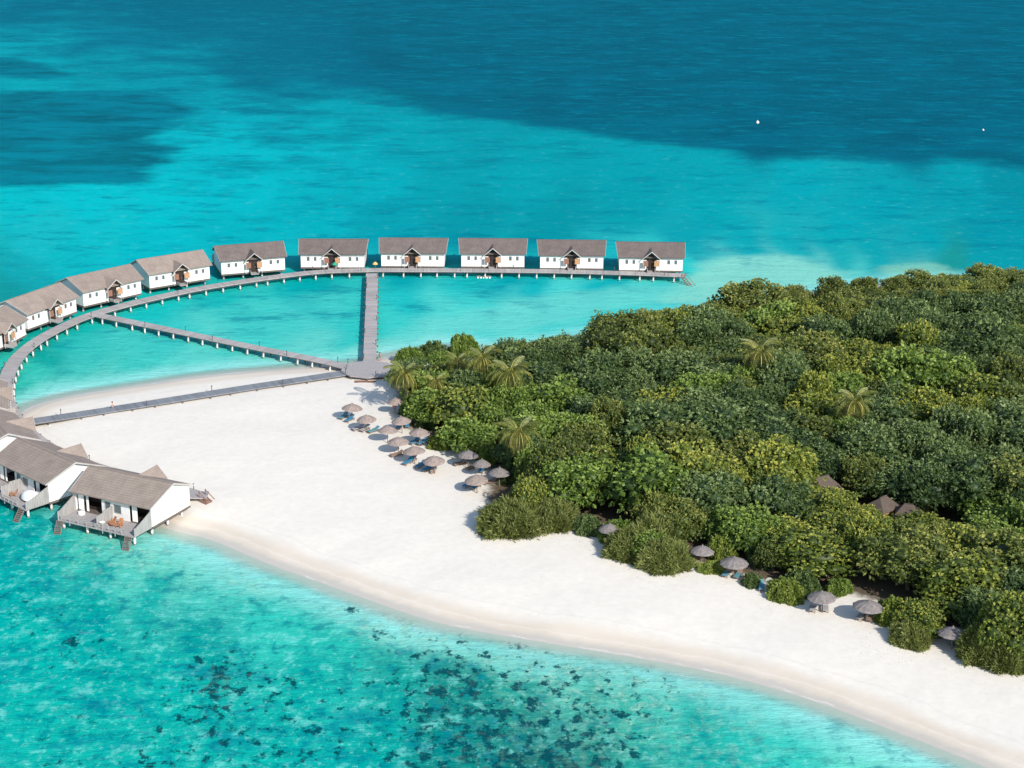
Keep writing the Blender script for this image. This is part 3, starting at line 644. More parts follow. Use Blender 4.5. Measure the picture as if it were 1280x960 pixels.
    for X_,kind in ((-hx+.1,'side'),(0.0,'mid'),(hx-.1,'side')):
        x=-X_; f=MB(); nb=14
        for i in range(nb):
            ya=y0+.02+(y1-y0-.1)*i/nb; yb=y0+.02+(y1-y0-.1)*(i+.93)/nb; q=(i+.5)/nb
            h_=2.55-1.35*min(1,q*1.15) if kind=='side' else (2.0 if q<.55 else 1.7)
            if kind=='mid' and q>.9: continue
            f.box(x-.04,x+.04,ya,yb,-.1,h_)
        f.build('privacy_screen',M['fence_grey'],r)
    rl=MB()
    for a,b in ((-6.3,-.1),(.1,4.6)):
        for i in range(5):
            x=a+(b-a)*i/4; rl.box(-x-.05,-x+.05,y1-.12,y1-.02,-.6 if i%2 else -.02,.75)
        rl.box(-b,-a,y1-.1,y1-.04,.70,.78); rl.box(-b,-a,y1-.09,y1-.05,.3,.36)
    rl.build('railing',M['deck'],r)
    for X_ in (-6.45,5.9):
        s_=stair_mb(1.0,2.9,2.9,14).build('water_stair',M['stair'],r); s_.location=(-X_,y1-.02,-.02); s_.rotation_euler=(0,0,.32)
    # piles
    p=None
    for x in (-6.4,-2.1,2.1,6.4):
        for y in (-3.2,0.2,3.9,7.9):
            p=MB().tube((0,0,-4.5),(0,0,-.34 if y<5 else -.16),.21,.19,10).build('pile',M['white_post'],r,True) if p is None else copy_tree(p,r)
            p.location=(x,y,0)
    # things moved with house on its gable
    return r
VG='overwater villas standing along the jetty'
vg=make_villa('roof_grey')
vp=None
# roof-mounted variants: a second prototype with a paler roof shares everything else
def repaint(root, name_list, mat):
    for ch in root.children_recursive:
        if ch.name.split('.')[0] in name_list:
            ch.data=ch.data.copy(); ch.data.materials.clear(); ch.data.materials.append(mat)
vp=copy_tree(vg); repaint(vp,('roof','porch_roof','ridge_cap'),M['roof_pale'])
uA=[]
def front(u,v,yaw):   # centre of a villa from the bottom middle of its entrance wall
    p=at(u,v,1.6); return p.x-math.sin(yaw)*D_/2*1., p.y+math.cos(yaw)*D_/2
vill=[]
a=front(415.8,334,.02); vill.append((a[0],a[1],.02,'g','white overwater villa just left of the straight jetty, green parasol at its door'))
a=front(516,332.7,.0); vill.append((a[0],a[1],.0,'g','white overwater villa directly right of where the straight jetty meets the curve'))
a=front(616,333.3,-.0); vill.append((a[0],a[1],-.0,'g','white overwater villa with a small raft moored below the jetty in front of it'))
a=front(714.5,335.2,-.01); vill.append((a[0],a[1],-.01,'g','white overwater villa second from the right end of the far row'))
a=front(813.5,338,-.02); vill.append((a[0],a[1],-.02,'g','white overwater villa at the far right end of the row, by the jetty ramp'))
vill+=[(-58.3,375.9,.33,'g','grey roofed white villa where the far row begins to bend, its left gable in view'),
 (-73.8,365.7,.62,'p','white overwater villa on the bend, two villas right of the diagonal jetty start'),
 (-86.0,352.3,.80,'p','white overwater villa facing the spot where the diagonal jetty leaves the curve'),
 (-95.5,336.4,1.08,'p','white overwater villa just left of the start of the diagonal jetty'),
 (-100.6,319.0,1.28,'p','white overwater villa cut by the left edge of the photo above the jetty curve'),
 (-56.0,239.8,-.457+math.pi,'p','pale roofed villa nearest the beach, terrace with orange chairs over the water'),
 (-70.9,249.5,-.737+math.pi,'p','pale roofed villa with a white canopy on its terrace, second from the beach end'),
 (-82.6,262.8,-1.02+math.pi,'p','villa at the left edge with a white gable showing above the neighbouring roof'),
 (-90.5,279.0,-1.30+math.pi,'p','villa beside the bottom of the jetty curve, brown porch roof over the walkway')]
used={'g':False,'p':False}; V_OBJ=[]
for x,y,yaw,k,lab in vill:
    src=vg if k=='g' else vp
    if not used[k]: v_=src; used[k]=True
    else: v_=copy_tree(src)
    v_.location=(x,y,1.6); v_.rotation_euler=(0,0,yaw); tag(v_,lab,'villa',VG); V_OBJ.append(v_)

# jetty end ramps
def ramp(name,p,yaw,label,w=1.2,run=2.6,drop=1.6):
    r=empty(name,p,yaw); tag(r,label,'stairs')
    for sx in (-1,1):
        MB().prism([(sx*w/2-.05,0,.9),(sx*w/2-.05,run,-drop+.9),(sx*w/2-.05,run,-drop+.8),(sx*w/2-.05,0,.8)],(.1,0,0)).build('handrail',M['wood_red'],r)
    stair_mb(w,run,drop,8).build('steps',M['wood_red'],r)
    for sx in (-1,1): MB().box(sx*w/2-.05,sx*w/2+.05,-.05,.05,0,.95).build('post',M['wood_red'],r)
    return r
p=at(854,346,ZJ); ramp('jetty_stairs',(p.x,p.y-.4,ZJ),math.pi+.9,'red brown steps dropping from the right end of the far jetty',1.2,3.2,2.6)
p=at(253,620,ZJ); ramp('beach_stairs',(p.x,p.y,ZJ),-2.2,'red brown steps from the walkway end down to the white sand',1.3,1.9,1.1)
p=at(249,618,ZJ); MB().box(-1.8,1.3,-1.4,1.3,-.16,0).build('landing_deck',M['deck'])
o=bpy.data.objects['landing_deck']; o.location=(p.x,p.y,ZJ+.004); tag(o,'small grey landing at the beach end of the curved walkway','landing')

# terrace furniture of the two near villas
def loc_of(v, X_, Y_, z=0):   # X_ seen from the sea, Y_ outward from wall
    x,y,yaw=v.location.x,v.location.y,v.rotation_euler.z; lx,ly=-X_,D_/2+Y_
    return (x+math.cos(yaw)*lx-math.sin(yaw)*ly, y+math.sin(yaw)*lx+math.cos(yaw)*ly, 1.6-.02+z)
def chair():
    r=empty('deck_chair')
    MB().box(-.32,.32,-.45,.35,.32,.38).build('seat',M['wood_orange'],r)
    b=MB(); mt=Matrix.Translation((0,.35,.34))@Matrix.Rotation(R_(-28),4,'X')
    for i in range(5): b.box(-.32+.132*i,-.32+.132*i+.11,-.03,.03,0,.85,mt)
    b.build('backrest',M['wood_orange'],r)
    for sx in (-1,1):
        MB().box(sx*.36-.05,sx*.36+.05,-.45,.4,.55,.6).build('armrest',M['wood_orange'],r)
        MB().box(sx*.36-.03,sx*.36+.03,-.42,-.34,0,.548).build('leg',M['wood_orange'],r)
        MB().box(sx*.36-.03,sx*.36+.03,.28,.36,0,.548).build('leg',M['wood_orange'],r)
    return r
G_,H_=V_OBJ[10],V_OBJ[11]
ch=chair(); tag(ch,'orange wooden chair beside the divider on the nearest terrace','chair','orange wooden terrace chairs')
ch.location=loc_of(G_,1.2,1.9); ch.rotation_euler=(0,0,G_.rotation_euler.z+2.7)
for (v,X_,Y_,a,lab) in ((G_,2.75,2.1,3.3,'orange wooden chair nearer the water stairs on the nearest terrace'),(H_,1.0,2.3,2.6,'orange wooden chair on the terrace with the white canopy')):
    c2=copy_tree(ch); c2.location=loc_of(v,X_,Y_); c2.rotation_euler=(0,0,v.rotation_euler.z+a); c2['label']=lab
tb=empty('side_table'); tag(tb,'small orange wooden table between the chairs of the nearest terrace','table')
MB().lathe([(0,.48),(.38,.48),(.38,.43),(0,.43)],16).build('table_top',M['wood_orange'],tb); MB().tube((0,0,0),(0,0,.43),.05).build('leg',M['wood_orange'],tb); tb.location=loc_of(G_,1.95,2.5)
tb=empty('round_table'); tag(tb,'round white table against the dividing screen of the nearest terrace','table','round white terrace tables')
MB().lathe([(0,.78),(.42,.78),(.42,.72),(0,.72)],20).build('table_top',M['cloth'],tb); MB().tube((0,0,0),(0,0,.72),.06).build('leg',M['white_post'],tb); tb.location=loc_of(G_,.55,3.2)
tb2=copy_tree(tb); tb2['label']='round white table on the terrace with the white canopy'; tb2.location=loc_of(H_,-.9,2.6)
def daybed(label):
    r=empty('canopy_daybed'); tag(r,label,'daybed')
    MB().lathe([(0,.45),(1.3,.45),(1.35,.2),(1.2,.05)],18).build('base',M['wood_dark'],r)
    prof=[(0,2.25),(.5,2.1),(1.05,1.7),(1.35,1.1),(1.45,.5)]
    m=MB(); n=14; k=len(prof)
    for j in range(n+1):
        t=math.pi*.05+math.pi*1.25*j/n
        for rr,z in prof: m.v.append((rr*math.cos(t)*(1+.03*(j%2)),rr*math.sin(t),z))
    for j in range(n):
        for i in range(k-1): m.f.append((j*k+i,(j+1)*k+i,(j+1)*k+i+1,j*k+i+1))
    m.build('canopy',M['cloth'],r,True); MB().lathe([(0,.62),(1.1,.6),(1.2,.46)],16).build('mattress',M['cloth'],r,True); return r
d=daybed('large white canopy daybed on the second villa terrace'); d.location=loc_of(H_,4.3,1.35); d.rotation_euler=(0,0,H_.rotation_euler.z); d.scale=(1.3,.9,.72)
def pouf(v,X_,Y_,lab):
    r=MB().lathe([(0,.52),(.45,.5),(.55,.3),(.5,0)],14).build('floor_cushion',M['cloth'],None,True); tag(r,lab,'cushion'); r.location=loc_of(v,X_,Y_)
pouf(G_,-5.1,.9,'white floor cushion in front of the curtain on the nearest terrace, left side')

# small parasols on the walkway
def parasol(u,v,mat,lab):
    p=at(u,v,ZJ); r=empty('small_parasol',(p.x,p.y,ZJ)); tag(r,lab,'parasol')
    MB().tube((0,0,0),(0,0,1.35),.03,.03,6).build('pole',M['pole'],r)
    MB().lathe([(0,1.7),(.3,1.55),(.6,1.2),(.62,1.12),(.3,1.2),(0,1.3)],12).build('canopy',M[mat],r,True)
parasol(418.3,337,'green_cloth','small green parasol standing at a villa door on the far walkway')
parasol(469,336.4,'yellow_cloth','small yellow parasol on the walkway above the straight jetty')
# raft under the jetty
p=at(605,347,0); r=empty('moored_raft',(p.x,p.y,0)); tag(r,'small pale raft floating in the shade below the far jetty','raft')
MB().box(-1.6,1.6,-.5,.5,.18,.28).build('deck',M['deck'],r)
f0=MB().tube((-1.3,-.6,.08),(-1.3,.6,.08),.2,.2,10).build('float',M['buoy_white'],r)
for x in (.65,1.3,1.95,2.6): copy_tree(f0,r).location=(x,0,0)
# buoys
def buoy(u,v,s,lab):
    p=at(u,v,0); r=empty('buoy',(p.x,p.y,0),0,s); tag(r,lab,'buoy','white buoys on the open sea')
    MB().lathe([(0,1.0),(.35,.95),(.6,.6),(.65,.2),(.5,-.3),(0,-.5)],14).build('float',M['buoy_white'],r,True)
    MB().tube((0,0,.95),(0,0,1.5),.08,.05,6).build('mast',M['buoy_white'],r)
buoy(947,154,.75,'white buoy floating on the dark open sea, the larger of two')
buoy(1229,163,.45,'tiny white buoy on the dark open sea near the right edge')
# posts round signs
p=ground(960.5,741); r=empty('round_sign',(p.x,p.y,p.z)); tag(r,'round pale ring shaped sign on a post at the edge of the bushes','sign')
MB().tube((0,0,0),(0,0,1.4),.06,.05,8).build('post',M['stone_pale'],r)
m=MB(); n=20
for j in range(n):
    t0,t1=2*math.pi*j/n,2*math.pi*(j+1)/n
    m.prism([(.25*math.cos(t0),-.04,1.75+.25*math.sin(t0)),(.5*math.cos(t0),-.04,1.75+.5*math.sin(t0)),(.5*math.cos(t1),-.04,1.75+.5*math.sin(t1)),(.25*math.cos(t1),-.04,1.75+.25*math.sin(t1))],(0,.08,0))
m.build('ring',M['stone_pale'],r); m=MB(); m.prism([(.25*math.cos(2*math.pi*j/n),-.01,1.75+.25*math.sin(2*math.pi*j/n)) for j in range(n)],(0,.03,0)); m.build('panel',M['fence_grey'],r)

# ------------------------------------------------------------------ umbrellas
def umbrella(mat, name='thatched_umbrella'):
    r=empty(name)
    MB().tube((0,0,-.3),(0,0,3.0),.075,.06,8).build('pole',M['pole'],r)
    m=MB(); m.lathe([(.0,3.0),(.5,2.84),(1.1,2.56),(1.62,2.25),(1.80,2.08),(1.70,2.07),(1.05,2.42),(.3,2.75)],26,.028); c_=m.build('canopy',M[mat],r)
    m=MB(); m.lathe([(0,3.22),(.06,3.18),(.12,3.0),(.30,2.93),(.28,2.88)],10,.03); m.build('cap',M[mat],c_)
    m=MB()
    for j in range(8):
        t=2*math.pi*j/8; m.tube((.06*math.cos(t),.06*math.sin(t),2.72),(1.66*math.cos(t),1.66*math.sin(t),2.03),.03,.025,5)
    m.build('ribs',M['pole'],r); return r
UT=umbrella('thatch_tan'); UG=umbrella('thatch_grey')
UMB=[(439.3,509.5,26.5,'t','tan thatched umbrella standing furthest left on the open sand'),
(458.8,523.5,25.2,'t','tan thatched umbrella second from the left, below and right of the outermost one'),
(494.5,502.5,22,'t','small tan thatched umbrella under the leaning palm, closest to the boardwalk'),
(502.5,525.5,25,'t','tan thatched umbrella against the green hedge, above blue loungers'),
(484,537.5,25.5,'t','tan thatched umbrella near the middle of the cluster, third from the left'),
(524,540.5,27,'t','pale tan thatched umbrella touching the hedge at the cluster right side'),
(498,551.5,27.5,'t','broad tan thatched umbrella with its round shadow free on the sand'),
(518.5,563.3,28.8,'t','tan thatched umbrella tilted over a brown lounger and blue loungers'),
(543,575,28,'t','tan thatched umbrella lowest of the left cluster, three loungers before it'),
(584.8,568.5,26.5,'g','grey thatched umbrella left of the bushes, topmost of the group of four'),
(602,579.5,23,'g','small tilted thatched umbrella squeezed between the grey one and the hedge'),
(596.5,599,30,'t','wide tan thatched umbrella over blue loungers, lowest of the group of four'),
(624,590,28,'g','grey thatched umbrella beside the feathery bush, rightmost of the group of four'),
(762,660.5,28,'g','grey thatched umbrella half hidden behind the big beach bush'),
(877,688,30.5,'g','grey thatched umbrella alone right of the big beach bush'),
(917.8,702.5,35.6,'g','grey thatched umbrella over two brown loungers with blue towels'),
(1028,745.5,35.5,'g','grey thatched umbrella in front of lime bushes with two grey loungers'),
(1084.5,757,38.8,'g','grey thatched umbrella casting a blue shadow left on the sand, two brown loungers'),
(1191.5,790.5,36.5,'g','grey thatched umbrella between two feathery bushes at the far right')]
first={'t':True,'g':True}; UPOS=[]
for u,v,w_,k,lab in UMB:
    src=UT if k=='t' else UG
    o=src if first[k] else copy_tree(src); first[k]=False
    p=at(u,v,3.55)
    s=1.
    d=(Vector((0,0,H))-Vector((p.x,p.y,3))).length
    s=w_*d/F/3.62
    z=gz(p.x,p.y); p=at(u,v,z+2.3); o.location=(p.x,p.y,z); o.scale=(s,s,1.0); 
    o.rotation_euler=(R_(random.uniform(-3,3)),R_(random.uniform(-4,4)),random.uniform(0,6)); tag(o,lab,'beach umbrella','thatched beach umbrellas'); UPOS.append((p.x,p.y))

# ------------------------------------------------------------------ loungers
def lounger(mat, towel=None):
    r=empty('sun_lounger')
    f=MB(); f.box(-.34,-.28,-1.0,.95,.24,.32); f.box(.28,.34,-1.0,.95,.24,.32)
    for i in range(10): f.box(-.28,.28,-.98+.19*i,-.98+.19*i+.12,.26,.30)
    f.build('frame',M['frame_brown'],r)
    for sx in (-1,1):
        for y in (-.85,.75): MB().box(sx*.31-.035,sx*.31+.035,y-.035,y+.035,-.05,.238).build('leg',M['frame_brown'],r)
    MB().box(-.31,.31,-.98,.28,.325,.42).build('cushion',M[towel or mat],r)
    mt=Matrix.Translation((0,.3,.33))@Matrix.Rotation(R_(32),4,'X')
    MB().box(-.31,.31,0,.78,0,.10,mt).build('backrest',M[mat],r)
    return r
LP={'blue':lounger('blue'),'grey':lounger('cushion_grey'),'brown':lounger('cushion_brown'),'teal':lounger('teal'),'mixed':lounger('cushion_brown','teal')}
LL=[(429.5,523,'teal',-.5,'teal lounger left of its pair under the outermost umbrella'),(437,526.5,'blue',-.5,'blue lounger right of its pair under the outermost umbrella'),
(447.5,537.5,'grey',-.9,'grey lounger at the far left foot of the second umbrella'),(456,538.5,'grey',-.6,'grey lounger directly below the pole of the second umbrella'),(467,540.5,'teal',-.9,'dull teal lounger between the second and third umbrellas'),
(499.5,534.5,'blue',-.2,'blue lounger under the umbrella that touches the hedge, left one'),(509,533.5,'blue',.1,'blue lounger under the umbrella that touches the hedge, right one'),
(518,554.5,'blue',-.7,'blue lounger left of its pair below the pale umbrella at the hedge'),(528,555.5,'blue',-.8,'blue lounger right of its pair below the pale umbrella at the hedge'),
(496,570.5,'brown',-1.1,'brown lounger lying out on open sand at the lower left of the cluster'),
(510,580,'blue',-.6,'blue lounger with its foot furthest out on the sand'),(515,577,'blue',-.5,'blue lounger tucked behind the furthest out blue one'),
(526,584,'blue',-.6,'blue lounger left of three beneath the lowest cluster umbrella'),(534,588,'blue',-.6,'blue lounger middle of three beneath the lowest cluster umbrella'),(542,588.5,'grey',-.1,'grey lounger right of three beneath the lowest cluster umbrella'),
(575,581.5,'brown',-1.1,'brown lounger left under the topmost grey umbrella of the four'),(587,577.5,'teal',0,'teal lounger upright under the topmost grey umbrella of the four'),
(590,586.5,'brown',-.8,'dark brown lounger between the topmost and widest umbrellas of the four'),(603,589.5,'blue',-.3,'blue lounger showing between the grey and the wide tan umbrella'),
(586.5,608.5,'blue',-.9,'blue lounger left of the pair under the wide tan umbrella'),(595,610.5,'blue',-.5,'blue lounger right of the pair under the wide tan umbrella'),
(613,605,'brown',-1.2,'brown lounger between the wide umbrella and the feathery bush'),
(746.5,666,'teal',-.6,'added teal lounger standing in for shade left of the half hidden umbrella'),(868,701.5,'brown',-1.2,'brown lounger left below the umbrella standing alone'),  # first lounger is added; its teal stands in for a patch of shade
(908.5,719,'mixed',-.45,'brown lounger with a teal towel, left under its grey umbrella'),(923,721,'mixed',-.45,'brown lounger with a teal towel, right under its grey umbrella'),
(951.5,736,'teal',-.1,'teal lounger next to the round ring sign'),
(1015.5,762,'grey',-.2,'grey lounger left of its pair in front of the lime bushes'),(1031.5,762,'grey',-.15,'grey lounger right of its pair in front of the lime bushes'),
(1076,772.5,'grey',-.5,'grey lounger left of its pair by the blue round shadow'),(1089,774.5,'brown',-.5,'red brown lounger right of its pair by the blue round shadow'),
(1197,808,'teal',.1,'teal lounger under the far right umbrella against the bush')]
ff={}
for u,v,k,a,lab in LL:
    o=LP[k] if k not in ff else copy_tree(LP[k]); ff[k]=1
    p=ground(u,v); o.location=(p.x,p.y,p.z+.03); o.rotation_euler=(0,0,a); o.scale=(1.12,1.12,1.12); tag(o,lab,'lounger','sun loungers under the beach umbrellas')
for k in LP:
    if k not in ff: bpy.data.objects.remove(LP[k])
# small side tables
st=empty('drinks_table'); MB().lathe([(0,.46),(.26,.46),(.26,.42),(0,.42)],12).build('table_top',M['wood_tan'],st); MB().tube((0,0,0),(0,0,.42),.05).build('leg',M['pole'],st)
fst=True
for u,v,lab in ((461,541,'little wooden drinks table between the grey loungers of the second umbrella'),(540,593,'little wooden drinks table before the three loungers at the cluster bottom'),(916,716,'little wooden drinks table between the loungers with teal towels'),(1083,769,'little wooden drinks table between the loungers by the blue round shadow')):
    o=st if fst else copy_tree(st); fst=False; p=ground(u,v); o.location=p; tag(o,lab,'table','little drinks tables on the sand')

# ------------------------------------------------------------------ people
def person(u,v,h,shirt,yaw,lab,skinc='skin',on=None,sit=False):
    p=ground(u,v) if on is None else at(u,v,on)
    s=h/1.75
    root=empty('person',(p.x,p.y,p.z),yaw,s); tag(root,lab,'person','people on the beach')
    J={'pel':(0,0,.95,.15),'chest':(0,0,1.28,.16),'neck':(0,0,1.48,.06),'head':(0,-.01,1.60,.10),'top':(0,0,1.72,.085),
     'ls':(-.19,0,1.42,.065),'le':(-.26,.03,1.14,.045),'lh':(-.25,-.06,.88,.035),'rs':(.19,0,1.42,.065),'re':(.26,.03,1.14,.045),'rh':(.25,-.08,.88,.035),
     'lt':(-.1,0,.90,.10),'lk':(-.12,-.05,.5,.065),'lf':(-.12,.02,.08,.045),'ltoe':(-.13,-.14,.04,.04),'rt':(.1,0,.90,.10),'rk':(.12,.03,.5,.065),'rf':(.13,.12,.08,.045),'rtoe':(.14,-.03,.04,.04)}
    E=[('pel','chest'),('chest','neck'),('neck','head'),('head','top'),('chest','ls'),('ls','le'),('le','lh'),('chest','rs'),('rs','re'),('re','rh'),('pel','lt'),('lt','lk'),('lk','lf'),('lf','ltoe'),('pel','rt'),('rt','rk'),('rk','rf'),('rf','rtoe')]
    def skin(name,keys,scale,mat):
        me=bpy.data.meshes.new(name); ks=[k for k in J if k in keys]; me.from_pydata([J[k][:3] for k in ks],[(ks.index(a),ks.index(b)) for a,b in E if a in ks and b in ks],[])
        ob=bpy.data.objects.new(name,me); col.objects.link(ob); ob.parent=root; me.materials.append(M[mat])
        sk=ob.modifiers.new('s','SKIN'); 
        if not me.skin_vertices: pass
        return ob,ks,scale
    out=[]
    for name,keys,sc,mat in (('body',set(J),1.,'skin'),('shirt',{'pel','chest','ls','le','rs','re'},1.15,shirt),('shorts',{'pel','lt','lk','rt','rk'},1.13,'shorts')):
        ob,ks,sc=skin(name,keys,sc,mat)
        bpy.context.view_layer.objects.active=ob
        dat=ob.data.skin_vertices
        if not dat:
            with bpy.context.temp_override(object=ob,active_object=ob): bpy.ops.mesh.customdata_skin_add()
        for i,k in enumerate(ks):
            ob.data.skin_vertices[0].data[i].radius=(J[k][3]*sc,)*2; ob.data.skin_vertices[0].data[i].use_root=(i==0)
        ss=ob.modifiers.new('u','SUBSURF'); ss.levels=1; ss.render_levels=1
    MB().lathe([(0,1.80),(.09,1.77),(.125,1.68),(.12,1.60),(.10,1.56)],12).build('hair',M['hair'],root,True)
    return root
try:
    person(141,513.5,1.7,'shirt_white',.4,'person in a white shirt standing on the sand behind the long boardwalk')
    person(475,451,1.7,'shirt_pink',2.4,'person in a pink top by the water just right of the straight jetty')
    person(492.5,517,1.7,'shirt_pink',2.8,'person in a pink top near the umbrella under the leaning palm')
except Exception as e: print('PERSON', e)

# ------------------------------------------------------------------ huts in the forest
def hut(u,v,z,s,yaw,lab):
    p=at(u,v,z); r=empty('thatched_hut',(p.x,p.y,gz(p.x,p.y)),yaw,s); tag(r,lab,'hut','thatched huts among the trees')
    zt=(z-gz(p.x,p.y))/s; e=zt-2.6
    MB().box(-2.6,2.6,-2.2,2.2,0,e+.3).build('wall',M['wood_tan'],r)
    m=MB(); a=[(-3.6,-3.2,e),(3.6,-3.2,e),(3.6,3.2,e),(-3.6,3.2,e)]; t1=(-1.2,0,zt); t2=(1.2,0,zt)
    m.add(a+[t1,t2]+[(x*.97,y*.97,z_-.22) for x,y,z_ in a],[(0,1,5,4),(2,3,4,5),(1,2,5),(3,0,4),(0,6,7,1),(1,7,8,2),(2,8,9,3),(3,9,6,0),(9,8,7,6)])
    rf=m.build('roof',M['roof_brown'],r); MB().box(-1.3,1.3,-.15,.15,zt-.05,zt+.12).build('ridge_cap',M['roof_brown'],rf)
    MB().box(-.5,.5,-2.26,-2.21,0,2).build('door',M['wood_dark'],r); return (p.x,p.y,z)
HUTS=[hut(1028,596,5.2,.95,.5,'brown thatched hut roof in a dark gap, leftmost and largest of three'),hut(1104,621,4.8,.6,.7,'brown thatched hut roof half hidden by yellow green leaves, middle of three'),hut(1136,630,4.6,.5,-.3,'small brown thatched hut roof, rightmost of three in the forest')]

# ------------------------------------------------------------------ trees
def leaves_mesh(name, centers, normals, tints, k, ln, wd, spread, mat, droop=0., hull=None, up=.0):
    n=len(centers); N=n*k
    C=np.repeat(centers,k,0); Nn=np.repeat(normals,k,0); T=np.repeat(tints,k)
    d=Nn+rng.normal(size=(N,3))*spread; d[:,2]+=up-droop+.12; d/=np.linalg.norm(d,axis=1,keepdims=True)
    l=ln*rng.uniform(.6,1.25,N)[:,None]; w=wd*rng.uniform(.7,1.2,N)[:,None]
    rnd=rng.normal(size=(N,3))+Nn*1.2; side=np.cross(d,rnd); side/=np.linalg.norm(side,axis=1,keepdims=True)+1e-9
    base=C+rng.normal(size=(N,3))*ln*.18
    V=np.stack([base, base+d*l*.5+side*w*.5, base+d*l, base+d*l*.5-side*w*.5],1).reshape(-1,3)
    V[2::4,2]-=(l[:,0]*.18)
    Fq=np.arange(N*4).reshape(-1,4); tt=np.clip(T+rng.normal(size=N)*.13,0,1); pt=np.repeat(tt,4)
    if hull is not None:
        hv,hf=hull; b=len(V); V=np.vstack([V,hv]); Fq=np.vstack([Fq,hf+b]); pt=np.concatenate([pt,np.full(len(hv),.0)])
    return np_mesh(name,V,Fq,mat,{'tint':('POINT',pt)})
def sphere_quads(c, r, n=10):
    u=np.linspace(0,2*np.pi,n,endpoint=False); v=np.linspace(0.15,np.pi-.15,n//2+1); V=[];Fq=[]
    for b in v:
        for a in u: V.append((c[0]+r[0]*np.sin(b)*np.cos(a),c[1]+r[1]*np.sin(b)*np.sin(a),c[2]+r[2]*np.cos(b)))
    m=len(v)
    for i in range(m-1):
        for j in range(n): Fq.append((i*n+j,i*n+(j+1)%n,(i+1)*n+(j+1)%n,(i+1)*n+j))
    return np.array(V),np.array(Fq)
def crown_mesh(name, mat, seed, nl=14, flat=.62, lobe=(1.3,2.1), k=9, ln=.42, wd=.24, dens=2.6):
    """crown of unit footprint radius ~4.6 m, centred at its own origin, top ~ +2.6"""
    g=np.random.default_rng(seed); Cs=[];Rs=[]
    for i in range(nl):
        a=i*2.399+g.uniform(-.4,.4); q=math.sqrt((i+.5)/nl); rad=3.9*q*g.uniform(.7,1.22)
        z=1.7*(1-q**2*.75)*g.uniform(.6,1.2)-.5+g.uniform(-1.0,.9)
        Cs.append((rad*math.cos(a),rad*math.sin(a),z)); Rs.append(g.uniform(*lobe)*(1.0-.2*q))
    for i in range(nl//2+2):    # lower skirt
        a=i*2*math.pi/(nl//2+2)+g.uniform(-.3,.3); rad=g.uniform(2.4,4.3); Cs.append((rad*math.cos(a),rad*math.sin(a),g.uniform(-2.6,-1.4))); Rs.append(g.uniform(1.1,1.7))
    Cs=np.array(Cs);Rs=np.array(Rs); P=[];Nm=[];T=[]; HV=[];HF=[];b=0
    for i,(c0,r0) in enumerate(zip(Cs,Rs)):
        m=int(4*math.pi*r0*r0*dens); j=np.arange(m)+.5; ph=np.arccos(1-2*j/m); th=np.pi*(1+5**.5)*j+g.uniform(0,6)
        d=np.stack([np.cos(th)*np.sin(ph),np.sin(th)*np.sin(ph),np.cos(ph)],1)+g.normal(size=(m,3))*.06
        rr=r0*(1+g.normal(size=(m,1))*.17)*(1+.20*np.sin(d[:,:1]*5.5+i)*np.cos(d[:,1:2]*5+2*i)*np.cos(d[:,2:3]*3+i))
        p=c0+d*rr*np.array([1,1,.85]); keep=d[:,2]>-.75
        for q,(c1,r1) in enumerate(zip(Cs,Rs)):
            if q!=i: keep&=(((p-c1)/np.array([1,1,.85]))**2).sum(1)>(r1*.86)**2
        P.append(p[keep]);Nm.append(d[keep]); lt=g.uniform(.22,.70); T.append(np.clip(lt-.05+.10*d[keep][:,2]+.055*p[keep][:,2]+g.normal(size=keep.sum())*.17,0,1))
        hv,hf=sphere_quads(c0,(r0*.70,r0*.70,r0*.60)); HV.append(hv);HF.append(hf+b);b+=len(hv)
    hv,hf=sphere_quads((0,0,-1.0),(2.9,2.9,1.8),14); HV.append(hv);HF.append(hf+b)
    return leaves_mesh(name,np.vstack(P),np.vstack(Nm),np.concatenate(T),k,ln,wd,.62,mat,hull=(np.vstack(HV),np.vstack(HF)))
def trunk_mb(h,seed):
    g=random.Random(seed); m=MB(); pts=[Vector((0,0,-.3))]; 
    for i in range(4): pts.append(pts[-1]+Vector((g.uniform(-.25,.25),g.uniform(-.25,.25),h/4)))
    m.path(pts,[.26,.22,.19,.15,.1],7)
    for i in range(7):
        a=g.uniform(0,6.28); b=pts[2+i%3]; e=b+Vector((math.cos(a)*2.2,math.sin(a)*2.2,g.uniform(.8,1.8))); md=(b+e)/2+Vector((0,0,-.15)); m.path([b,md,e],[.11,.08,.04],5)
    return m
TPL={}
spec={'green':dict(nl=20,lobe=(.8,1.7),ln=.54,wd=.36,k=8),'yellow':dict(nl=24,lobe=(.7,1.4),ln=.46,wd=.31,k=8),'dark':dict(nl=20,lobe=(.8,1.8),ln=.58,wd=.27,k=8),'olive':dict(nl=26,lobe=(.7,1.4),ln=.42,wd=.25,k=8)}
for kd,s in spec.items():
    TPL[kd]=[]
    for i in range(4):
        r=empty({'green':'broadleaf_tree','yellow':'sea_almond_tree','dark':'dense_tree','olive':'fine_leaved_tree'}[kd])
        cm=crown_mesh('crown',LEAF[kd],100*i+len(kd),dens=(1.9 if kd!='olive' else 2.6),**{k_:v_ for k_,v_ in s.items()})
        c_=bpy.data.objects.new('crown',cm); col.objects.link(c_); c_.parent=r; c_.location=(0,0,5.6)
        trunk_mb(4.6,i).build('trunk',M['bark'],r)
        TPL[kd].append([r,False])
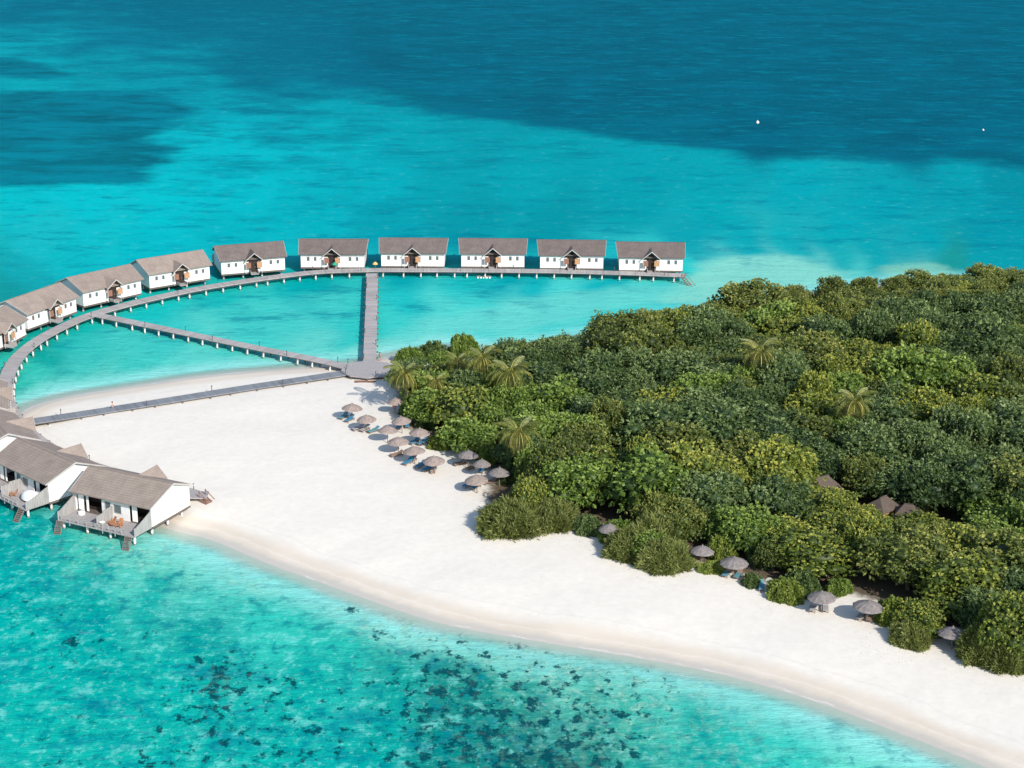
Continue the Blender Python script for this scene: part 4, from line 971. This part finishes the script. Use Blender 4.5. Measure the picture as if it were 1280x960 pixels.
SEEDS=[(510,490,'green',6.),(540,500,'green',6.5),(600,510,'green',6.5),(560,470,'dark',6),(640,535,'green',7),(580,540,'green',6),(690,500,'green',7),(700,540,'green',7),
(720,560,'yellow',8.5),(780,600,'green',8.5),(700,620,'green',7),(740,620,'green',8),(850,590,'yellow',9),(880,560,'olive',9),(930,620,'yellow',8.5),(980,650,'olive',8),(1000,640,'yellow',7.5),(1060,690,'yellow',8),(1060,640,'yellow',6.5),(1240,680,'yellow',8.5),(1190,720,'yellow',8),(1180,690,'olive',8),(1270,640,'green',8),(940,680,'green',6.5),(990,690,'olive',6.5),(880,640,'green',7),(1090,730,'green',6.5),(1180,760,'olive',6.5),(1260,740,'dark',8),
(740,420,'dark',8.5),(680,430,'dark',8),(800,395,'dark',9),(850,520,'dark',9),(900,540,'dark',9),(820,480,'dark',8.5),(770,530,'dark',8.5),(720,470,'dark',8),(1100,560,'dark',8),(1130,520,'dark',9),(1200,460,'dark',9),(1250,520,'dark',9),(1180,400,'dark',9),(1100,400,'dark',9),(900,400,'dark',9),(1010,480,'dark',8.5),(1170,600,'dark',8),(1240,590,'dark',8.5),(1210,560,'dark',9),(860,440,'dark',8),(1000,540,'dark',8),(950,510,'dark',8),
(950,375,'olive',9),(840,430,'olive',9),(890,470,'olive',9),(1000,430,'olive',9),(1040,470,'yellow',9.5),(1110,440,'yellow',9),(1150,475,'olive',9.5),(1200,500,'yellow',9),(1060,390,'olive',9),(1250,350,'olive',8),(1150,348,'olive',7),(1200,345,'yellow',7),(960,400,'yellow',9),(1020,370,'olive',9),(1010,500,'yellow',9),(1270,490,'olive',9),(1100,360,'olive',8.5),(1030,530,'olive',9),(620,430,'olive',6.5),(560,445,'green',5.5),(660,560,'dark',5.5),(820,640,'olive',6.5),(1120,580,'olive',8)]
SEEDW=[(at(u,v,h*.8),k,h) for u,v,k,h in SEEDS]
PALMS=[(505,468,7.2,1.,'leaning','yellowish palm tree leaning over the boardwalk end at the forest tip'),
(603,448,9.5,1.,'','palm tree left of the tall pair, its dry fronds hanging'),(637,466,9.0,1.15,'','broad crowned palm tree right of the tall pair near the forest tip'),
(648,541,8.5,1.05,'','palm tree rising from green bushes above the group of four umbrellas'),(951,440,11.2,1.25,'','tall palm tree with yellow lower fronds in the upper middle of the forest'),
(1069,502,10.0,1.05,'','palm tree with pale dry fronds in the forest right of centre'),(572,452,7.0,.75,'','small palm tree among low trees near the lagoon side tip'),(545,478,6.5,.7,'','young palm tree low among the green trees left of the tall pair')]
PW=[(at(u,v,z+1.0),s) for u,v,z,s,_,_ in PALMS]
xs_,ys_=FOR[:,0],FOR[:,1]; pts=[]; tries=0
cand=rng.uniform([xs_.min(),ys_.min()],[min(xs_.max(),124),ys_.max()],size=(60000,2))
fs_=sdf(FOR,cand[:,0],cand[:,1]); 
cand=cand[fs_>1.6]; fs_=fs_[fs_>1.6]
GRID={}
TREES=[]
for (x,y),f_ in zip(cand,fs_):
    u,v=to_px((x,y,6))
    if u>1335 or u<470: continue
    # kind by nearest seed
    best=min(SEEDW,key=lambda s:((s[0].x-x)/1.)**2+((s[0].y-y)*.8)**2+rng.uniform(0,75))
    h=best[2]*rng.uniform(.70,1.20); k=best[1]
    if rng.random()<.18: k=random.choice(['green','dark','olive','yellow','dark'])
    if f_<3.2: h*=.8
    if y>300 and f_<9 and x<70: h*=.72+.031*f_
    if x>=55 and y>315: h*=max(.62,1-.006*(y-315))
    r=4.0*rng.uniform(.62,1.22)*(h/8.)**.5
    if f_<r*.55: r=max(2.2,f_/.55*.9)
    ok=True
    for (a,b,c_) in HUTS:
        if math.hypot(a-x,b-y)<r*1.0+(2.2 if c_>5 else 1.2): ok=False;break
        if abs(a-x)<3.2+r and 0<b-y<32: h=min(h,c_-1.9+(b-y-r*.6)*.33)
    if not ok or h<3: continue
    for (q,s) in PW:
        if abs(q.x-x)<3.2 and 0<q.y-y<22: h=min(h,q.z-2.1+(q.y-y)*.30)
        if math.hypot(q.x-x,q.y-y)<1.8: ok=False
    for (a,b) in UPOS:
        if math.hypot(a-x,b-y)<r*1.35+2.3: ok=False;break
    if not ok or h<3.2: continue
    for (a,b,r2,*_) in TREES:
        if (a-x)**2+(b-y)**2<((r+r2)*.66)**2: ok=False;break
    if not ok: continue
    TREES.append((x,y,r,h,k,f_))
TREES=TREES[:285]
for (x,y),f_ in zip(cand[::-1],fs_[::-1]):
    if len(TREES)>=297: break
    u,v=to_px((x,y,3))
    if u>1300 or u<480 or v<340: continue
    if any(math.hypot(a-x,b-y)<4.2 for a,b,_ in HUTS) or any(math.hypot(a-x,b-y)<5.6 for a,b in UPOS) or any(math.hypot(q.x-x,q.y-y)<1.2 for q,_ in PW): continue
    if min((a-x)**2+(b-y)**2-(r2*.88+.6)**2 for a,b,r2,*_ in TREES)<0: continue
    TREES.append((x,y,rng.uniform(2.2,2.9),rng.uniform(3.6,5.2) if y>255 else rng.uniform(3.2,4.2),random.choice(['green','dark','dark','olive']),f_))
TREES=TREES[:284]
for (q,s_),pl in zip(PW,PALMS):
    if pl[4]: continue
    for dx in (-1.9,1.7):
        dm=min(math.hypot(a-q.x-dx,b-q.y+2.6) for a,b in UPOS)
        if dm<3.4: continue
        TREES.append((q.x+dx,q.y-2.6,2.6 if dm>5.4 else 1.7,max(3.6,q.z-2.6),random.choice(['green','dark']),5))

print('TREES',len(TREES))
LM=[(505,468,'the leaning palm'),(620,455,'the tall palm pair'),(648,541,'the palm above four umbrellas'),(951,440,'the tallest palm'),(1069,502,'the palm with pale fronds'),(1028,600,'the largest hut roof'),(1120,625,'the two small hut roofs'),(877,688,'the umbrella standing alone'),(655,630,'the big pale feathery bush'),(805,680,'the big beach bush'),(1084,757,'the blue shadow umbrella'),(1240,800,'the lower right corner bush'),(858,345,'the jetty end steps'),(1280,340,'the treeline right end'),(1280,480,'the right photo edge'),(780,470,'the dark forest hollow'),(1150,345,'the far shore sand glimpse'),(960,345,'the pale sandbank'),(720,560,'the yellow front treetop'),(1190,560,'the dark trees past the huts')]
lab_count={}
adj={'green':'fresh green tree','yellow':'yellow green tree','dark':'dark green tree','olive':'olive green tree'}
rows=[]
for (x,y,r,h,k,f_) in TREES:
    u,v=to_px((x,y,h-2)); d=sorted([(math.hypot(u-a,(v-b)*1.6),i) for i,(a,b,_) in enumerate(LM)])[0]; a,b,nm=LM[d[1]]
    du,dv=u-a,v-b; ds='right at' if d[0]<22 else ('close' if d[0]<60 else 'far')
    if ds=='right at': rel='right at'
    else:
        dr=('above' if dv<0 else 'below') if abs(dv)*1.4>abs(du) else ('right of' if du>0 else 'left of')
        if abs(du)>18 and abs(dv)>14 and abs(dv)*3>abs(du) and abs(du)*2.5>abs(dv): dr=('up and ' if dv<0 else 'down and ')+('right of' if du>0 else 'left of')
        rel=(ds+' ' if 'and' not in dr else ('just ' if ds=='close' else 'far '))+dr
    size='small' if h<6 else ('tall' if h>8.7 else 'medium'); wide='broad' if r>4.4 else ('narrow' if r<3.3 else 'round')
    rows.append([size,wide,adj[k],rel,nm])
from collections import Counter
seen=Counter(' '.join(r_) for r_ in rows); nth=Counter()
ordn=['the first','the second','the third','the fourth','the fifth','the sixth']
ordr=sorted(range(len(TREES)),key=lambda i:to_px((TREES[i][0],TREES[i][1],5))[0]); labs={}
for i in ordr:
    s=' '.join(rows[i]); 
    if seen[s]>1:
        q=nth[s]; nth[s]+=1
        pos=('left' if q==0 else 'right') if seen[s]==2 else (['leftmost','middle','rightmost'][q] if seen[s]==3 else ['leftmost','left middle','right middle','rightmost','far'][min(q,4)])
        s+=f', {pos} one'
    while len(s.split())>16: s=s.split(' ',1)[1]
    labs[i]=s
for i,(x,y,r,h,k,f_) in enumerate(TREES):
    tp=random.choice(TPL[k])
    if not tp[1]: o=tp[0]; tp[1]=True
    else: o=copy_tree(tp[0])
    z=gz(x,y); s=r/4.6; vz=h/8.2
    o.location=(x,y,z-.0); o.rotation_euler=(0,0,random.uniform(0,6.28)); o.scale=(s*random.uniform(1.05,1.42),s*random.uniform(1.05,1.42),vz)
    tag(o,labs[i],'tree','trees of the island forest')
for kd in TPL:
    for r,u_ in TPL[kd]:
        if not u_:
            for ch in list(r.children): bpy.data.objects.remove(ch)
            bpy.data.objects.remove(r)

# ------------------------------------------------------------------ palms
def frond_mesh(seed, mat, L=3.6, bend=1.0):
    g=np.random.default_rng(seed); n=32; t=np.linspace(0,1,n)
    el=R_(42)-bend*R_(125)*t**1.15; ds=L/n; px=np.cumsum(np.cos(el))*ds; pz=np.cumsum(np.sin(el))*ds
    V=[];Fq=[];T=[]
    for i in range(n-1):
        w=.045*(1-t[i])+.012; V+=[(px[i],-w,pz[i]),(px[i],w,pz[i]),(px[i+1],w,pz[i+1]),(px[i+1],-w,pz[i+1])]; Fq.append([len(V)-4+q for q in range(4)]); T+=[.95]*4
    for i in range(1,n-1):
        for sy in (-1,1):
            for h_ in (0,.5):
                ll=.85*math.sin(math.pi*min(1,.12+t[i]*.9))**.7+.08; b=np.array([px[i]+h_*ds,0,pz[i]]); d=np.array([.55+g.uniform(-.1,.1),sy*.9,-.42+g.uniform(-.15,.15)]); d/=np.linalg.norm(d)
                s=np.array([.035,0,.02]); tip=b+d*ll+np.array([0,0,-.12]); m=b+d*ll*.5
                V+=[tuple(b-s*.5),tuple(m+s*.75),tuple(tip),tuple(m-s*.75)]; Fq.append([len(V)-4+q for q in range(4)]); T+=[float(np.clip(.45+g.normal()*.15,0,1))]*4
    return np_mesh('frond',np.array(V),np.array(Fq),mat,{'tint':('POINT',T)})
FR=[frond_mesh(i,M['frond'],3.7,b) for i,b in enumerate((.75,.95,1.2))]; FD=[frond_mesh(9,M['dead_frond'],3.2,1.55)]
for (u,v,z,s,kk,lab) in PALMS:
    p=at(u,v,z+1.0); g=random.Random(int(u)); s*=1.12; zb_=gz(p.x,p.y)
    lean=Vector((1.6,1.2,0)) if kk else Vector((g.uniform(-.8,.8),g.uniform(.2,.9),0))
    base=Vector((p.x,p.y,zb_))+lean; top=Vector((p.x,p.y,z+1.0))
    r=empty('palm_tree',base); tag(r,lab,'palm tree','palm trees rising above the forest')
    P_=[]; N_=8
    for i in range(N_+1):
        t=i/N_; q=base.lerp(top,t)-base; q.x-=lean.x*.25*math.sin(math.pi*t); P_.append(q)
    MB().path(P_,[.24-.012*i for i in range(N_+1)],8).build('trunk',M['palm_bark'],r)
    nf=27
    for j in range(nf):
        dead=j>=24; me_=FD[0] if dead else FR[0 if j<6 else (1 if j<13 else 2)]
        o=bpy.data.objects.new('dry_frond' if dead else 'frond',me_); col.objects.link(o); o.parent=r; o.location=top-base
        tilt=0 if j<6 else (R_(18) if j<13 else R_(42)); 
        o.rotation_euler=(0,(-R_(24) if j<6 else tilt-R_(8)),j*2.399+g.uniform(-.2,.2)); q=s*g.uniform(.85,1.1); o.scale=(q,q*1.1,q)
    m=MB()
    for j in range(6):
        a=j*1.05; c0=top-base+Vector((.25*math.cos(a),.25*math.sin(a),-.2)); m.lathe([(0,c0.z+.16),(.12,c0.z+.08),(.14,c0.z-.04),(0,c0.z-.17)],8,0,(c0.x,c0.y))
    m.build('coconuts',M['wood_orange'],r,True)

# ------------------------------------------------------------------ shrubs
def shrub_mesh(mat, seed, kind='feather'):
    g=np.random.default_rng(seed); m=1500; ph=np.arccos(g.uniform(0.0,1,m)); th=g.uniform(0,2*np.pi,m)
    d=np.stack([np.cos(th)*np.sin(ph),np.sin(th)*np.sin(ph),np.cos(ph)],1)
    lump=1+.13*np.sin(th*4+seed)*np.sin(ph*5)+.08*np.sin(th*9+1)+g.normal(size=m)*.06
    p=d*lump[:,None]*np.array([3.,3.,2.2]); T=np.clip(.45+.2*np.sin(th*5+seed)+g.normal(size=m)*.12,0,1)
    hv,hf=sphere_quads((0,0,-.1),(2.55,2.55,1.85),18)
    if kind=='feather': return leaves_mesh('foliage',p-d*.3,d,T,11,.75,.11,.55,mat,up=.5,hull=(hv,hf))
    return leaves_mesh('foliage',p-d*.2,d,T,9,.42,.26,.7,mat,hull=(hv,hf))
SM={'f':[shrub_mesh(LEAF['shrub'],s) for s in (1,2,3)],'l':[shrub_mesh(LEAF['lime'],s,'x') for s in (4,5)],'d':[shrub_mesh(LEAF['green'],6,'x'),shrub_mesh(LEAF['dark'],7,'x')]}
SH=[(640,668,4.6,4.2,3.4,'f','big pale feathery bush beside the group of four umbrellas, left half of the mass'),(690,662,3.6,3.5,3.2,'f','feathery bush forming the right flank of the big pale bush mass'),
(672,640,3.8,3.4,3.6,'f','feathery bush crest standing behind the big pale bush mass'),
(792,700,3.6,3.,3.2,'f','big beach bush right of the half hidden umbrella, left part'),(832,714,3.6,2.8,3.2,'f','big beach bush, right part reaching furthest onto the sand'),(820,688,3.5,3.,4.,'f','upright rear part of the big beach bush'),(775,680,2.6,2.4,2.6,'d','green bush squeezed between the half hidden umbrella and the big beach bush'),
(891,716,1.9,1.4,1.1,'l','small lime bush between two grey umbrellas'),(902,700,2.4,2.,2.8,'l','taller lime green bush behind the gap of two grey umbrellas'),(941,733,1.5,1.3,1.3,'d','small dark green bush right of the teal towels'),
(984,752,2.4,2.,2.4,'l','lime bush just right of the ring sign'),(1003,745,2.6,2.2,2.6,'d','dark green bush behind the umbrella with grey loungers'),(1050,742,1.9,1.6,1.5,'d','low green bush between the two right umbrellas'),
(1118,780,2.4,2.1,2.6,'l','light green bush at the right of the blue shadow umbrella'),(1140,808,2.5,2.1,2.2,'f','feathery bush left of the far right umbrella'),(1160,793,2.2,2.,2.4,'d','green bush behind the feathery one at the far right umbrella'),
(1232,828,3.0,2.8,3.4,'f','large dark feathery bush right of the far right umbrella'),(1262,838,3.0,2.8,3.2,'f','large feathery bush at the lower right corner of the forest'),(1290,830,3.4,3.,4.,'f','feathery bush cut by the right edge of the photo'),(1232,800,2.8,2.6,4.,'d','dense green bush behind the large feathery bush at lower right'),
(552,560,2.4,2.,1.8,'l','bright green low bush at the sand edge right of the umbrella cluster'),(535,535,2.2,2.,2.6,'d','green bush behind the pale umbrella at the hedge'),(515,520,2.1,1.9,2.6,'d','green bush behind the umbrella touching the hedge'),
(640,604,2.2,2.,2.4,'d','green bush right behind the rightmost of the four umbrellas'),(610,580,1.8,1.6,2.2,'d','green bush behind the small tilted umbrella'),(575,560,2.,1.8,2.4,'d','green bush above the topmost grey umbrella of the four'),
(512,455,2.6,2.2,2.4,'d','low green bush at the lagoon side of the forest tip'),(540,452,2.8,2.4,3.,'d','green bush along the lagoon shore right of the forest tip'),(580,446,2.8,2.4,3.4,'d','green bush on the lagoon shore below the palm pair'),(735,668,2.,1.8,2.2,'d','green bush left above the half hidden umbrella'),
(868,672,2.4,2.2,3.,'d','dark green bush behind the umbrella standing alone'),(960,708,2.6,2.4,3.4,'d','green bush behind the ring sign'),(1195,770,2.4,2.2,3.2,'d','dark green bush behind the far right umbrella')]
for j,(u,v,rx,ry,hh,k,lab) in enumerate(SH):
    p=ground(u,v); r=empty('beach_shrub',(p.x,p.y+ry*.55,p.z)); tag(r,lab,'bush','bushes along the beach edge')
    o=bpy.data.objects.new('foliage',SM[k][j%len(SM[k])]); col.objects.link(o); o.parent=r; o.scale=(rx/3,ry/3,hh/2.2); o.rotation_euler=(0,0,random.uniform(0,6)) if abs(rx-ry)<.5 else (0,0,0)
    MB().tube((0,0,-.2),(0,0,hh*.5),.12,.07,6).build('stem',M['bark'],r)

# ------------------------------------------------------------------ light, sky, camera
SUNV=Vector((.85,-1.30,1.0)).normalized()
w=bpy.data.worlds.new('World'); scene.world=w; w.use_nodes=True; nt=w.node_tree; nt.nodes.clear()
sk=nt.nodes.new('ShaderNodeTexSky'); sk.sky_type='NISHITA'; sk.sun_disc=False; sk.sun_elevation=math.asin(SUNV.z); sk.sun_rotation=math.atan2(SUNV.x,SUNV.y)
sk.air_density=1.; sk.dust_density=.6; sk.ozone_density=1.
bg=nt.nodes.new('ShaderNodeBackground'); bg.inputs[1].default_value=.145; ow=nt.nodes.new('ShaderNodeOutputWorld'); nt.links.new(sk.outputs[0],bg.inputs[0]); nt.links.new(bg.outputs[0],ow.inputs[0])
sl=bpy.data.lights.new('sun','SUN'); sl.energy=4.2; sl.angle=R_(.53); sl.color=(1.,.945,.87); so=bpy.data.objects.new('sun',sl); col.objects.link(so)
so.rotation_euler=(-SUNV).to_track_quat('-Z','Y').to_euler(); so.location=(0,0,200)
cd=bpy.data.cameras.new('camera'); co=bpy.data.objects.new('camera',cd); col.objects.link(co); scene.camera=co
cd.sensor_width=36; cd.sensor_fit='HORIZONTAL'; cd.lens=F/1280*36; cd.clip_start=1; cd.clip_end=30000
co.matrix_world=Matrix.Translation((0,0,H))@Matrix.Rotation(math.pi/2-TH,4,'X')@Matrix.Rotation(ROLL,4,'Z')
scene.render.engine='CYCLES'; scene.render.resolution_x=1024; scene.render.resolution_y=768
vs=scene.view_settings; vs.view_transform='Standard'; vs.look='None'; vs.exposure=.33; vs.gamma=1; vs.use_curve_mapping=False
scene.cycles.max_bounces=6; scene.cycles.transparent_max_bounces=8

for o_ in scene.objects:
    if 'label' in o_ and len(o_['label'].split())>16: print('LONG',len(o_['label'].split()),o_['label'])
